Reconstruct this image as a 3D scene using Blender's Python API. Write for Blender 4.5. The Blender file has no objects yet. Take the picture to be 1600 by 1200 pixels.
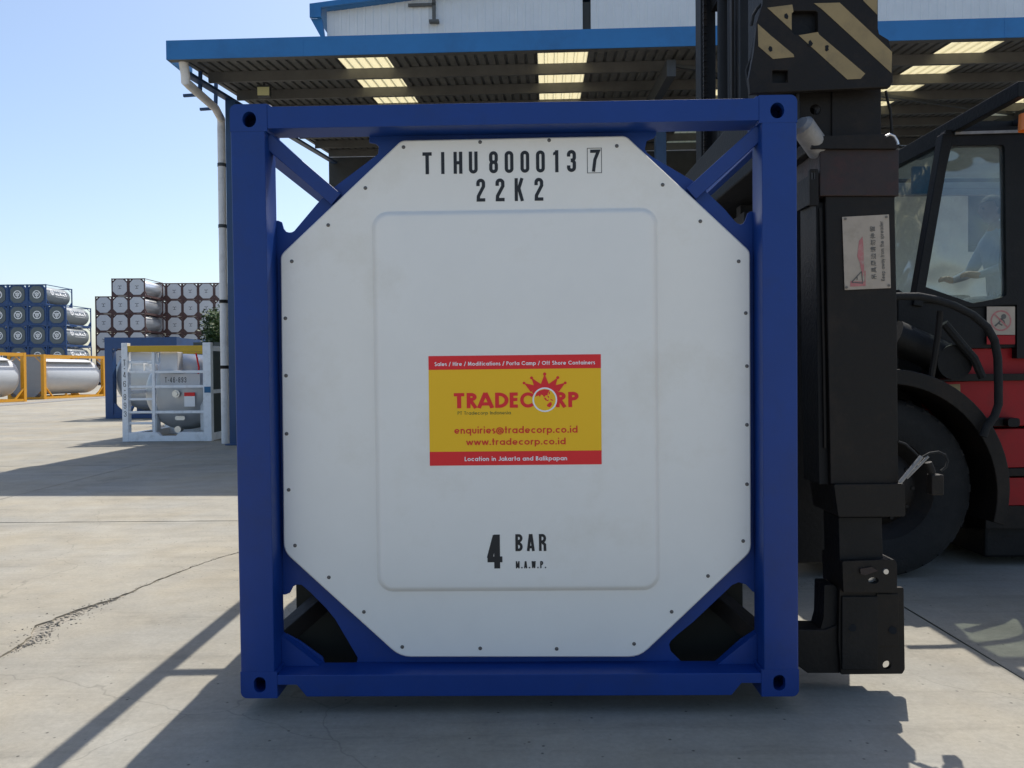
import bpy, math, random
from math import sin, cos, pi, radians
from mathutils import Vector, Matrix
from mathutils.geometry import tessellate_polygon
random.seed(7)
SC = bpy.context.scene
COL = SC.collection

# ------------------------------------------------------------------ camera
F = 1244.0; CH = 1.5; PITCH = math.atan(20 / F); ROLL = radians(0.45)
_f = Vector((0, cos(PITCH), -sin(PITCH))); _r0 = Vector((1, 0, 0)); _u0 = _r0.cross(_f)
RT = cos(ROLL) * _r0 - sin(ROLL) * _u0
UP = cos(ROLL) * _u0 + sin(ROLL) * _r0
CAMP = Vector((0, 0, CH))
cd = bpy.data.cameras.new('camera'); cam = bpy.data.objects.new('camera', cd); COL.objects.link(cam)
cd.sensor_width = 36; cd.lens = 36 * F / 1600; cd.clip_start = 0.05; cd.clip_end = 6000
cam.matrix_world = Matrix(((RT.x, UP.x, -_f.x, 0), (RT.y, UP.y, -_f.y, 0), (RT.z, UP.z, -_f.z, CH), (0, 0, 0, 1)))
SC.camera = cam

# ------------------------------------------------------------------ light
SUNV = Vector((0.25, 0.60, 1.0)).normalized()
w = bpy.data.worlds.new('World'); SC.world = w; w.use_nodes = True
nt = w.node_tree; bg = nt.nodes['Background']
sky = nt.nodes.new('ShaderNodeTexSky'); sky.sky_type = 'NISHITA'; sky.sun_disc = False
sky.sun_elevation = math.asin(SUNV.z); sky.sun_rotation = math.atan2(SUNV.x, SUNV.y)
sky.air_density = 1.0; sky.dust_density = 1.7; sky.ozone_density = 1.8
nt.links.new(sky.outputs[0], bg.inputs[0]); bg.inputs[1].default_value = 0.115
ld = bpy.data.lights.new('sun', 'SUN'); ld.energy = 3.5; ld.angle = radians(0.55); ld.color = (1, 0.95, 0.87)
sun = bpy.data.objects.new('sun', ld); COL.objects.link(sun)
sun.rotation_mode = 'QUATERNION'; sun.rotation_quaternion = (-SUNV).to_track_quat('-Z', 'Y'); sun.location = (5, 12, 20)
SC.view_settings.view_transform = 'Standard'; SC.view_settings.look = 'None'
SC.view_settings.exposure = 0.68; SC.view_settings.gamma = 1; SC.view_settings.use_curve_mapping = False
SC.cycles.max_bounces = 8; SC.cycles.diffuse_bounces = 4; SC.cycles.transparent_max_bounces = 12

# ------------------------------------------------------------------ materials
def nd(m, t, **k):
    n = m.node_tree.nodes.new(t)
    for a, b in k.items():
        if a in n.inputs: n.inputs[a].default_value = b
        else: setattr(n, a, b)
    return n
def mat(name, color, rough=0.5, metal=0.0, var=0.12, scale=3.0, bump=0.0, bscale=60.0, spec=0.5, dirt=None, dscale=2.0, damt=0.5, coat=0.0, rvar=0.0, transl=None):
    m = bpy.data.materials.new(name); m.use_nodes = True; L = m.node_tree.links
    b = m.node_tree.nodes['Principled BSDF']; tc = nd(m, 'ShaderNodeTexCoord')
    n = nd(m, 'ShaderNodeTexNoise', Scale=scale, Detail=6.0, Roughness=0.65); L.new(tc.outputs['Object'], n.inputs['Vector'])
    mr = nd(m, 'ShaderNodeMapRange'); mr.inputs[1].default_value = 0.25; mr.inputs[2].default_value = 0.75
    mr.inputs[3].default_value = 1 - var; mr.inputs[4].default_value = 1 + var; L.new(n.outputs[0], mr.inputs[0])
    mx = nd(m, 'ShaderNodeMix', data_type='RGBA', blend_type='MULTIPLY'); mx.inputs[0].default_value = 1
    mx.inputs[6].default_value = (*color, 1); cc = nd(m, 'ShaderNodeCombineColor')
    for i in range(3): L.new(mr.outputs[0], cc.inputs[i])
    L.new(cc.outputs[0], mx.inputs[7]); out = mx.outputs[2]
    if dirt:
        n2 = nd(m, 'ShaderNodeTexNoise', Scale=dscale, Detail=9.0, Roughness=0.72); L.new(tc.outputs['Object'], n2.inputs['Vector'])
        m2 = nd(m, 'ShaderNodeMapRange'); m2.inputs[1].default_value = 0.5; m2.inputs[2].default_value = 0.72; m2.inputs[3].default_value = 0; m2.inputs[4].default_value = damt
        L.new(n2.outputs[0], m2.inputs[0]); mm = nd(m, 'ShaderNodeMix', data_type='RGBA'); L.new(m2.outputs[0], mm.inputs[0])
        L.new(out, mm.inputs[6]); mm.inputs[7].default_value = (*dirt, 1); out = mm.outputs[2]
    L.new(out, b.inputs['Base Color']); b.inputs['Roughness'].default_value = rough; b.inputs['Metallic'].default_value = metal
    b.inputs['Specular IOR Level'].default_value = spec
    if coat: b.inputs['Coat Weight'].default_value = coat; b.inputs['Coat Roughness'].default_value = 0.12
    if rvar:
        m3 = nd(m, 'ShaderNodeMapRange'); m3.inputs[3].default_value = rough - rvar; m3.inputs[4].default_value = rough + rvar
        L.new(n.outputs[0], m3.inputs[0]); L.new(m3.outputs[0], b.inputs['Roughness'])
    if bump:
        nb = nd(m, 'ShaderNodeTexNoise', Scale=bscale, Detail=5.0); L.new(tc.outputs['Object'], nb.inputs['Vector'])
        bp = nd(m, 'ShaderNodeBump', Strength=bump, Distance=0.01); L.new(nb.outputs[0], bp.inputs['Height']); L.new(bp.outputs[0], b.inputs['Normal'])
    if transl:
        t = nd(m, 'ShaderNodeBsdfTranslucent'); t.inputs[0].default_value = (*transl, 1); ms = nd(m, 'ShaderNodeMixShader'); ms.inputs[0].default_value = 0.75
        L.new(b.outputs[0], ms.inputs[1]); L.new(t.outputs[0], ms.inputs[2]); L.new(ms.outputs[0], m.node_tree.nodes['Material Output'].inputs[0])
    return m
def glassmat(name, tint, gloss, dust):
    m = bpy.data.materials.new(name); m.use_nodes = True; L = m.node_tree.links; N = m.node_tree.nodes
    N.remove(N['Principled BSDF']); o = N['Material Output']
    t = nd(m, 'ShaderNodeBsdfTransparent'); t.inputs[0].default_value = (*tint, 1)
    g = nd(m, 'ShaderNodeBsdfGlossy'); g.inputs[0].default_value = (0.9, 0.95, 1, 1); g.inputs['Roughness'].default_value = 0.03
    d = nd(m, 'ShaderNodeBsdfDiffuse'); d.inputs[0].default_value = (0.42, 0.45, 0.46, 1)
    tc = nd(m, 'ShaderNodeTexCoord'); n = nd(m, 'ShaderNodeTexNoise', Scale=2.3, Detail=7.0, Roughness=0.7); L.new(tc.outputs['Object'], n.inputs['Vector'])
    mr = nd(m, 'ShaderNodeMapRange'); mr.inputs[1].default_value = 0.35; mr.inputs[2].default_value = 0.7; mr.inputs[3].default_value = dust * 0.3; mr.inputs[4].default_value = dust * 1.7
    L.new(n.outputs[0], mr.inputs[0])
    a = nd(m, 'ShaderNodeMixShader'); a.inputs[0].default_value = gloss; L.new(t.outputs[0], a.inputs[1]); L.new(g.outputs[0], a.inputs[2])
    b = nd(m, 'ShaderNodeMixShader'); L.new(mr.outputs[0], b.inputs[0]); L.new(a.outputs[0], b.inputs[1]); L.new(d.outputs[0], b.inputs[2]); L.new(b.outputs[0], o.inputs[0])
    bn = nd(m, 'ShaderNodeTexNoise', Scale=1.6, Detail=2.0); L.new(tc.outputs['Object'], bn.inputs['Vector'])
    bp = nd(m, 'ShaderNodeBump', Strength=0.6, Distance=0.08); L.new(bn.outputs[0], bp.inputs['Height']); L.new(bp.outputs[0], g.inputs['Normal'])
    return m
def concrete(name, base, seed=0.0, strong=1.0):
    m = bpy.data.materials.new(name); m.use_nodes = True; L = m.node_tree.links; b = m.node_tree.nodes['Principled BSDF']
    geo = nd(m, 'ShaderNodeNewGeometry'); mp = nd(m, 'ShaderNodeMapping'); mp.inputs[1].default_value = (seed, seed * .7, 0); L.new(geo.outputs['Position'], mp.inputs[0])
    def noise(sc, det, ro, lo, hi, a, c, vec=None):
        n = nd(m, 'ShaderNodeTexNoise', Scale=sc, Detail=det, Roughness=ro); L.new(vec or mp.outputs[0], n.inputs['Vector'])
        r = nd(m, 'ShaderNodeMapRange'); r.inputs[1].default_value = lo; r.inputs[2].default_value = hi; r.inputs[3].default_value = a; r.inputs[4].default_value = c
        L.new(n.outputs[0], r.inputs[0]); return n, r.outputs[0]
    _, a1 = noise(0.35, 5, .6, .3, .7, 1 - .16 * strong, 1 + .10 * strong)
    _, a2 = noise(2.6, 8, .7, .3, .7, 1 - .13 * strong, 1 + .11 * strong)
    nf, a3 = noise(38, 6, .75, .3, .7, .88, 1.10)
    mps = nd(m, 'ShaderNodeMapping'); mps.inputs[3].default_value = (0.5, 5.0, 1); L.new(mp.outputs[0], mps.inputs[0])
    _, a4 = noise(1.3, 7, .7, .52, .72, 1, .80, mps.outputs[0])
    # small stones and pits
    vo = nd(m, 'ShaderNodeTexVoronoi', Scale=17.0); L.new(mp.outputs[0], vo.inputs['Vector'])
    lt = nd(m, 'ShaderNodeMapRange'); lt.inputs[1].default_value = .05; lt.inputs[2].default_value = .14; lt.inputs[3].default_value = 1; lt.inputs[4].default_value = 0; L.new(vo.outputs['Distance'], lt.inputs[0])
    sp = nd(m, 'ShaderNodeSeparateColor'); L.new(vo.outputs['Color'], sp.inputs[0])
    th = nd(m, 'ShaderNodeMath', operation='GREATER_THAN'); th.inputs[1].default_value = .62; L.new(sp.outputs[0], th.inputs[0])
    pit = nd(m, 'ShaderNodeMath', operation='MULTIPLY'); L.new(lt.outputs[0], pit.inputs[0]); L.new(th.outputs[0], pit.inputs[1])
    pr = nd(m, 'ShaderNodeMapRange'); pr.inputs[3].default_value = 1; pr.inputs[4].default_value = .36; L.new(pit.outputs[0], pr.inputs[0])
    # hairline cracks
    wv = nd(m, 'ShaderNodeTexNoise', Scale=1.1, Detail=5.0); L.new(mp.outputs[0], wv.inputs['Vector'])
    ad = nd(m, 'ShaderNodeMix', data_type='RGBA', blend_type='LINEAR_LIGHT'); ad.inputs[0].default_value = .35; L.new(mp.outputs[0], ad.inputs[6]); L.new(wv.outputs['Color'], ad.inputs[7])
    vc = nd(m, 'ShaderNodeTexVoronoi', Scale=.42, feature='DISTANCE_TO_EDGE'); L.new(ad.outputs[2], vc.inputs['Vector'])
    cr = nd(m, 'ShaderNodeMapRange'); cr.inputs[1].default_value = .0005; cr.inputs[2].default_value = .0022; cr.inputs[3].default_value = .80; cr.inputs[4].default_value = 1; L.new(vc.outputs['Distance'], cr.inputs[0])
    _, a5 = noise(.75, 9, .75, .585, .66, 1, .84)
    mpt = nd(m, 'ShaderNodeMapping'); mpt.inputs[2].default_value = (0, 0, .5); mpt.inputs[3].default_value = (.35, 4.2, 1); L.new(mp.outputs[0], mpt.inputs[0])
    _, a6 = noise(1.0, 4, .6, .62, .70, 1, .90, mpt.outputs[0])
    # per-slab tint
    oi = nd(m, 'ShaderNodeObjectInfo'); orr = nd(m, 'ShaderNodeMapRange'); orr.inputs[3].default_value = .96; orr.inputs[4].default_value = 1.05; L.new(oi.outputs['Random'], orr.inputs[0])
    cur = None
    for s in (a1, a2, a3, a4, a5, a6, pr.outputs[0], cr.outputs[0], orr.outputs[0]):
        if cur is None: cur = s; continue
        q = nd(m, 'ShaderNodeMath', operation='MULTIPLY'); L.new(cur, q.inputs[0]); L.new(s, q.inputs[1]); cur = q.outputs[0]
    # warm / cool drift
    _, h = noise(.8, 4, .6, .35, .65, 0, 1)
    hm = nd(m, 'ShaderNodeMix', data_type='RGBA'); L.new(h, hm.inputs[0]); hm.inputs[6].default_value = (base[0] * 1.03, base[1], base[2] * .95, 1); hm.inputs[7].default_value = (base[0] * .97, base[1], base[2] * 1.06, 1)
    cc = nd(m, 'ShaderNodeCombineColor'); [L.new(cur, cc.inputs[i]) for i in range(3)]
    mx = nd(m, 'ShaderNodeMix', data_type='RGBA', blend_type='MULTIPLY'); mx.inputs[0].default_value = 1; L.new(hm.outputs[2], mx.inputs[6]); L.new(cc.outputs[0], mx.inputs[7])
    L.new(mx.outputs[2], b.inputs['Base Color']); b.inputs['Roughness'].default_value = .9; b.inputs['Specular IOR Level'].default_value = .25
    sub = nd(m, 'ShaderNodeMath', operation='SUBTRACT'); L.new(nf.outputs[0], sub.inputs[0]); L.new(pit.outputs[0], sub.inputs[1])
    bp = nd(m, 'ShaderNodeBump', Strength=.35, Distance=.006); L.new(sub.outputs[0], bp.inputs['Height']); L.new(bp.outputs[0], b.inputs['Normal'])
    return m

M = dict(
 concrete=concrete('weathered_concrete', (.308, .285, .232)),
 joint=mat('joint_filler', (.060, .056, .050), .95, var=.3, scale=8, bump=.6),
 rubble=mat('broken_concrete', (.27, .245, .20), .95, var=.4, scale=30, bump=.9, bscale=90),
 blue=mat('blue_container_paint', (.004, .039, .212), .42, var=.12, scale=2.2, bump=.04, bscale=25, rvar=.10, spec=.4, dirt=(.016, .035, .12), dscale=3, damt=.4),
 blue2=mat('blue_yard_paint', (.022, .07, .20), .45, var=.15, dirt=(.06, .07, .10), damt=.35),  # lightened a little, haze over the far stacks put into the colour
 panel=mat('white_cladding_panel', (.89, .855, .785), .42, var=.06, scale=.9, bump=.10, bscale=2.5, dirt=(.74, .69, .59), dscale=.9, damt=.8, rvar=.08),
 shell=mat('stainless_cladding', (.62, .63, .64), .34, .75, var=.08, scale=2, bump=.05, bscale=8, rvar=.1),
 shellgrey=mat('grey_aluminium_cladding', (.50, .52, .54), .42, .5, var=.08, scale=2, rvar=.08),
 black=mat('black_lettering', (.012, .013, .016), .5, var=.05),
 white=mat('white_lettering', (.92, .92, .92), .5, var=.02),
 screw=mat('steel_screw', (.16, .15, .14), .45, .7, var=.2),
 red=mat('sticker_red', (.83, .012, .018), .45, var=.015, scale=1),
 red2=mat('sticker_letter_red', (.74, .03, .008), .45, var=.015),
 yellow=mat('sticker_yellow', (.97, .55, .003), .45, var=.015, scale=1),
 olive=mat('sticker_olive_print', (.16, .15, .02), .5, var=.02),
 steel=mat('black_painted_steel', (.0095, .0072, .0055), .62, spec=.3, var=.35, scale=5, bump=.25, bscale=40, dirt=(.034, .022, .014), dscale=3, damt=.6, rvar=.12),
 steel2=mat('dark_greasy_steel', (.0045, .0045, .005), .6, spec=.3, var=.4, scale=9, bump=.3, bscale=50, dirt=(.014, .012, .010), dscale=7, damt=.5),
 rust=mat('rust_worn_red_steel', (.022, .011, .009), .6, var=.4, scale=6, bump=.3, bscale=40, dirt=(.075, .012, .009), dscale=5, damt=.55),
 rubber=mat('tyre_rubber', (.010, .010, .010), .85, var=.3, scale=14, bump=.4, bscale=60, dirt=(.028, .026, .024), dscale=6, damt=.5),
 stripe=mat('faded_hazard_yellow', (.29, .21, .095), .6, var=.15, scale=5, dirt=(.13, .10, .06), dscale=9, damt=.55),
 fred=mat('red_machine_paint', (.33, .005, .009), .5, var=.2, scale=3, spec=.3, dirt=(.06, .012, .012), dscale=3, damt=.5),
 grip=mat('worn_bare_steel', (.26, .25, .24), .6, .1, var=.3, scale=14, bump=.3, dirt=(.12, .13, .14), dscale=10, damt=.8),
 signw=mat('weathered_sign_face', (.40, .33, .26), .5, var=.12, scale=8, dirt=(.24, .20, .14), dscale=12, damt=.5),
 signr=mat('faded_sign_red', (.42, .15, .14), .5, var=.2, scale=25, dirt=(.40, .36, .30), dscale=22, damt=.8),
 fascia=mat('blue_fascia_sheet', (.026, .175, .43), .5, var=.10, scale=1.5, dirt=(.025, .11, .27), dscale=.8, damt=.6),
 clad=mat('pale_wall_cladding', (.80, .82, .84), .6, var=.05, scale=1, dirt=(.70, .72, .74), dscale=.7, damt=.5),
 roofsheet=mat('galvanised_roof_sheet', (.155, .153, .142), .6, .1, var=.2, scale=2.5, dirt=(.07, .062, .05), dscale=3, damt=.6),
 purlin=mat('galvanised_purlin', (.125, .123, .115), .6, .1, var=.18, scale=3),
 skylight=mat('translucent_roof_sheet', (.6, .55, .38), .5, var=.12, scale=6, transl=(.93, .88, .69)),
 rafter=mat('dark_rafter_paint', (.05, .055, .06), .6, var=.2),
 col=mat('blue_column_paint', (.02, .06, .15), .5, var=.15),
 pipe=mat('white_pvc_pipe', (.80, .76, .72), .45, var=.08, scale=3, dirt=(.40, .36, .31), dscale=4, damt=.5),
 lamp=mat('lamp_lens', (.72, .70, .38), .3, var=.05),
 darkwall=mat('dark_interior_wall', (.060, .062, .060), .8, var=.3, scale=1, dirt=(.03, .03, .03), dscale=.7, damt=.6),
 door=mat('roller_door', (.12, .125, .13), .6, var=.2),
 offw=mat('offwhite_frame_paint', (.82, .84, .86), .45, var=.06, dirt=(.42, .42, .40), dscale=5, damt=.5),
 amber=mat('yellow_frame_paint', (.74, .34, .008), .42, var=.10, dirt=(.45, .22, .03), dscale=3, damt=.5),
 amber2=mat('dark_yellow_beam_paint', (.62, .38, .015), .42, var=.08),
 maroon=mat('maroon_grey_frame_paint', (.105, .055, .050), .55, var=.15),
 endw=mat('white_end_cladding', (.62, .62, .63), .5, var=.05),
 olived=mat('underframe_shade_tone', (.022, .021, .014), .8, var=.3),  # dark olive shade tone of the added underframe plates
 skin=mat('skin', (.24, .14, .095), .6, var=.05),
 shirt=mat('pale_blue_shirt', (.20, .27, .38), .9, var=.12, scale=9, bump=.3, bscale=14),
 trousers=mat('dark_trousers', (.03, .035, .05), .9, var=.2),
 hair=mat('dark_brown_hair', (.045, .028, .018), .8, var=.3, scale=20, bump=.5),
 shelldark=mat('dull_grey_cladding', (.20, .22, .23), .5, .15, var=.08, scale=2),
 shellpale=mat('pale_grey_cladding', (.50, .52, .54), .45, .12, var=.05, scale=2),
 endgrey2=mat('mid_grey_end_cladding', (.26, .27, .28), .5, var=.06),
 endg=mat('grey_end_cladding', (.115, .135, .140), .45, var=.12, scale=2),
 leaf=mat('leaves', (.060, .105, .022), .6, var=.45, scale=3),
 leaf2=mat('dark_leaves', (.030, .060, .018), .6, var=.4, scale=3),
 bark=mat('bark', (.09, .065, .045), .9, var=.3, scale=12, bump=.5),
 fence=mat('green_grey_sheet', (.055, .07, .068), .6, var=.2),  # fence colour, reused as canopy shade tone on the offshore tank's side
 chrome=mat('bright_steel', (.6, .6, .6), .3, .9, var=.1),
 cloth=mat('pale_blue_seat_cover', (.30, .40, .52), .85, var=.3, scale=4),
 cabgrey=mat('cab_lining', (.26, .28, .29), .7, var=.2, scale=2),
 bluep=mat('blue_label', (.01, .12, .26), .5, var=.1),
 orange=mat('orange_beacon', (.80, .20, .03), .3, var=.05),
 drain=mat('drain_strip', (.22, .215, .21), .9, var=.2, scale=4, bump=.3),
 sign_black=mat('faded_sign_print', (.10, .095, .085), .6, var=.3, scale=30),
 glass=glassmat('cab_glass', (.82, .86, .84), .080, .10),
)

# ------------------------------------------------------------------ mesh helpers
class MB:
    def __init__(s): s.v = []; s.f = []; s.mi = []; s.cur = 0
    def add(s, vs, fs):
        o = len(s.v); s.v += [tuple(v) for v in vs]; s.f += [tuple(i + o for i in f) for f in fs]; s.mi += [s.cur] * len(fs); return s
    def box(s, x0, x1, y0, y1, z0, z1):
        return s.add([(x0, y0, z0), (x1, y0, z0), (x1, y1, z0), (x0, y1, z0), (x0, y0, z1), (x1, y0, z1), (x1, y1, z1), (x0, y1, z1)],
                     [(3, 2, 1, 0), (4, 5, 6, 7), (0, 1, 5, 4), (1, 2, 6, 5), (2, 3, 7, 6), (3, 0, 4, 7)])
    def plate(s, outer, holes, a, b, ax='y'):
        """outline (u,v) with holes, pushed from a to b along ax; uv = the two other axes in order"""
        def P(u, v, t): return (u, t, v) if ax == 'y' else ((t, u, v) if ax == 'x' else (u, v, t))
        loops = [outer] + list(holes); flat = [p for l in loops for p in l]; n = len(flat)
        tris = tessellate_polygon([[Vector((p[0], p[1], 0)) for p in l] for l in loops])
        vs = [P(p[0], p[1], a) for p in flat] + [P(p[0], p[1], b) for p in flat]
        fs = [tuple(t) for t in tris] + [tuple(i + n for i in reversed(t)) for t in tris]; o = 0
        for l in loops:
            k = len(l)
            for i in range(k): j = (i + 1) % k; fs.append((o + i, o + j, n + o + j, n + o + i))
            o += k
        return s.add(vs, fs)
    def cyl(s, p0, p1, r, n=12, r1=None, cap=True):
        p0, p1 = Vector(p0), Vector(p1); r1 = r if r1 is None else r1
        d = (p1 - p0).normalized(); a = d.orthogonal().normalized(); b = d.cross(a)
        vs = [p0 + (a * cos(2 * pi * i / n) + b * sin(2 * pi * i / n)) * r for i in range(n)] + [p1 + (a * cos(2 * pi * i / n) + b * sin(2 * pi * i / n)) * r1 for i in range(n)]
        fs = [(i, (i + 1) % n, n + (i + 1) % n, n + i) for i in range(n)]
        if cap: fs += [tuple(range(n - 1, -1, -1)), tuple(range(n, 2 * n))]
        return s.add(vs, fs)
    def tube(s, pts, r, n=10, rs=None):
        pts = [Vector(p) for p in pts]; vs = []; fs = []; up = None
        for i, p in enumerate(pts):
            d = (pts[min(i + 1, len(pts) - 1)] - pts[max(i - 1, 0)]).normalized()
            if up is None: up = d.orthogonal().normalized()
            up = (up - d * up.dot(d)).normalized(); b = d.cross(up); rr = rs[i] if rs else r
            vs += [p + (up * cos(2 * pi * k / n) + b * sin(2 * pi * k / n)) * rr for k in range(n)]
        for i in range(len(pts) - 1):
            for k in range(n): fs.append((i * n + k, i * n + (k + 1) % n, (i + 1) * n + (k + 1) % n, (i + 1) * n + k))
        fs += [tuple(range(n - 1, -1, -1)), tuple(range((len(pts) - 1) * n, len(pts) * n))]
        return s.add(vs, fs)
    def beam(s, p0, p1, w, h, up=(0, 0, 1)):
        p0, p1 = Vector(p0), Vector(p1); d = (p1 - p0).normalized(); up = Vector(up); sd = d.cross(up).normalized(); u = sd.cross(d)
        vs = [p + sd * (a * w / 2) + u * (b * h / 2) for p in (p0, p1) for a, b in ((-1, -1), (1, -1), (1, 1), (-1, 1))]
        return s.add(vs, [(3, 2, 1, 0), (4, 5, 6, 7), (0, 1, 5, 4), (1, 2, 6, 5), (2, 3, 7, 6), (3, 0, 4, 7)])
    def lathe(s, prof, c=(0, 0, 0), ax='y', n=32, a0=0.0, a1=2 * pi):
        """prof: (radius, t) pairs about axis ax through c"""
        c = Vector(c); full = abs(a1 - a0 - 2 * pi) < 1e-6; m = n if full else n + 1; vs = []
        for i in range(m):
            t = a0 + (a1 - a0) * i / n
            for r, q in prof:
                if ax == 'y': vs.append((c.x + r * cos(t), c.y + q, c.z + r * sin(t)))
                elif ax == 'x': vs.append((c.x + q, c.y + r * cos(t), c.z + r * sin(t)))
                else: vs.append((c.x + r * cos(t), c.y + r * sin(t), c.z + q))
        k = len(prof)
        return s.add(vs, [(i * k + j, i * k + j + 1, ((i + 1) % m) * k + j + 1, ((i + 1) % m) * k + j) for i in range(n) for j in range(k - 1)])
    def shift(s, d):
        s.v = [(a[0] + d[0], a[1] + d[1], a[2] + d[2]) for a in s.v]; return s
    def build(s, name, m, parent=None, bevel=0, smooth=False, kind=None, label=None, loc=None):
        me = bpy.data.meshes.new(name); me.from_pydata(s.v, [], s.f)
        for q in (m if isinstance(m, (list, tuple)) else [m]): me.materials.append(M[q])
        if any(s.mi): me.polygons.foreach_set('material_index', s.mi)
        import bmesh
        bm = bmesh.new(); bm.from_mesh(me); bmesh.ops.recalc_face_normals(bm, faces=bm.faces); bm.to_mesh(me); bm.free()
        if smooth:
            me.polygons.foreach_set('use_smooth', [True] * len(me.polygons)); me.set_sharp_from_angle(angle=radians(38))
        o = bpy.data.objects.new(name, me); COL.objects.link(o)
        if parent: o.parent = parent
        if loc: o.location = loc
        if bevel:
            b = o.modifiers.new('bevel', 'BEVEL'); b.width = bevel; b.segments = 2; b.limit_method = 'ANGLE'; b.angle_limit = radians(35)
        if kind: o['kind'] = kind
        if label: o['label'] = label
        return o
def thing(name, label, cat, loc=(0, 0, 0), rot=None, group=None):
    o = bpy.data.objects.new(name, None); COL.objects.link(o); o.location = loc; o.empty_display_size = .2
    if rot: o.rotation_euler = rot
    o['label'] = label; o['category'] = cat
    if group: o['group'] = group
    return o
def tag(o, label, cat, group=None):
    o['label'] = label; o['category'] = cat
    if group: o['group'] = group
    return o
def share(proto, name, parent, loc, rot=None, m=None):
    o = bpy.data.objects.new(name, proto.data); COL.objects.link(o); o.parent = parent; o.location = loc
    if rot: o.rotation_euler = rot
    return o
def copy_tree(o, parent=None):
    c = o.copy(); COL.objects.link(c); c.parent = parent
    for ch in list(o.children): copy_tree(ch, c)
    return c
# measuring aids: where a line of sight of the survey photograph meets a real plane of the yard
def sight(x, y): return _f + RT * ((x - 800) / F) - UP * ((y - 600) / F)
def atY(x, y, Y): d = sight(x, y); return CAMP + d * (Y / d.y)
def atZ(x, y, Z=0.0): d = sight(x, y); return CAMP + d * ((Z - CH) / d.z)
def rrect(x0, x1, z0, z1, r, n=6, corners=(1, 1, 1, 1)):
    out = []
    for k, (cx, cz, a) in enumerate(((x1 - r, z1 - r, 0), (x0 + r, z1 - r, 90), (x0 + r, z0 + r, 180), (x1 - r, z0 + r, 270))):
        if corners[k]: out += [(cx + r * cos(radians(a + 90 * i / n)), cz + r * sin(radians(a + 90 * i / n))) for i in range(n + 1)]
        else: out.append(((x1, z1), (x0, z1), (x0, z0), (x1, z0))[k])
    return out
def rpoly(pts, r, n=5):
    """polygon with rounded corners"""
    out = []; k = len(pts)
    for i in range(k):
        p, a, b = Vector(pts[i]), Vector(pts[i - 1]), Vector(pts[(i + 1) % k]); da = (a - p).normalized(); db = (b - p).normalized()
        rr = r[i] if isinstance(r, (list, tuple)) else r
        if rr <= 0: out.append(tuple(p)); continue
        s, e = p + da * rr, p + db * rr
        for j in range(n + 1):
            t = j / n; out.append(tuple(s * (1 - t) ** 2 + p * 2 * t * (1 - t) + e * t * t))
    return out
def circ(cx, cz, r, n=20, rz=None): return [(cx + r * cos(2 * pi * i / n), cz + (rz or r) * sin(2 * pi * i / n)) for i in range(n)]

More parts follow.
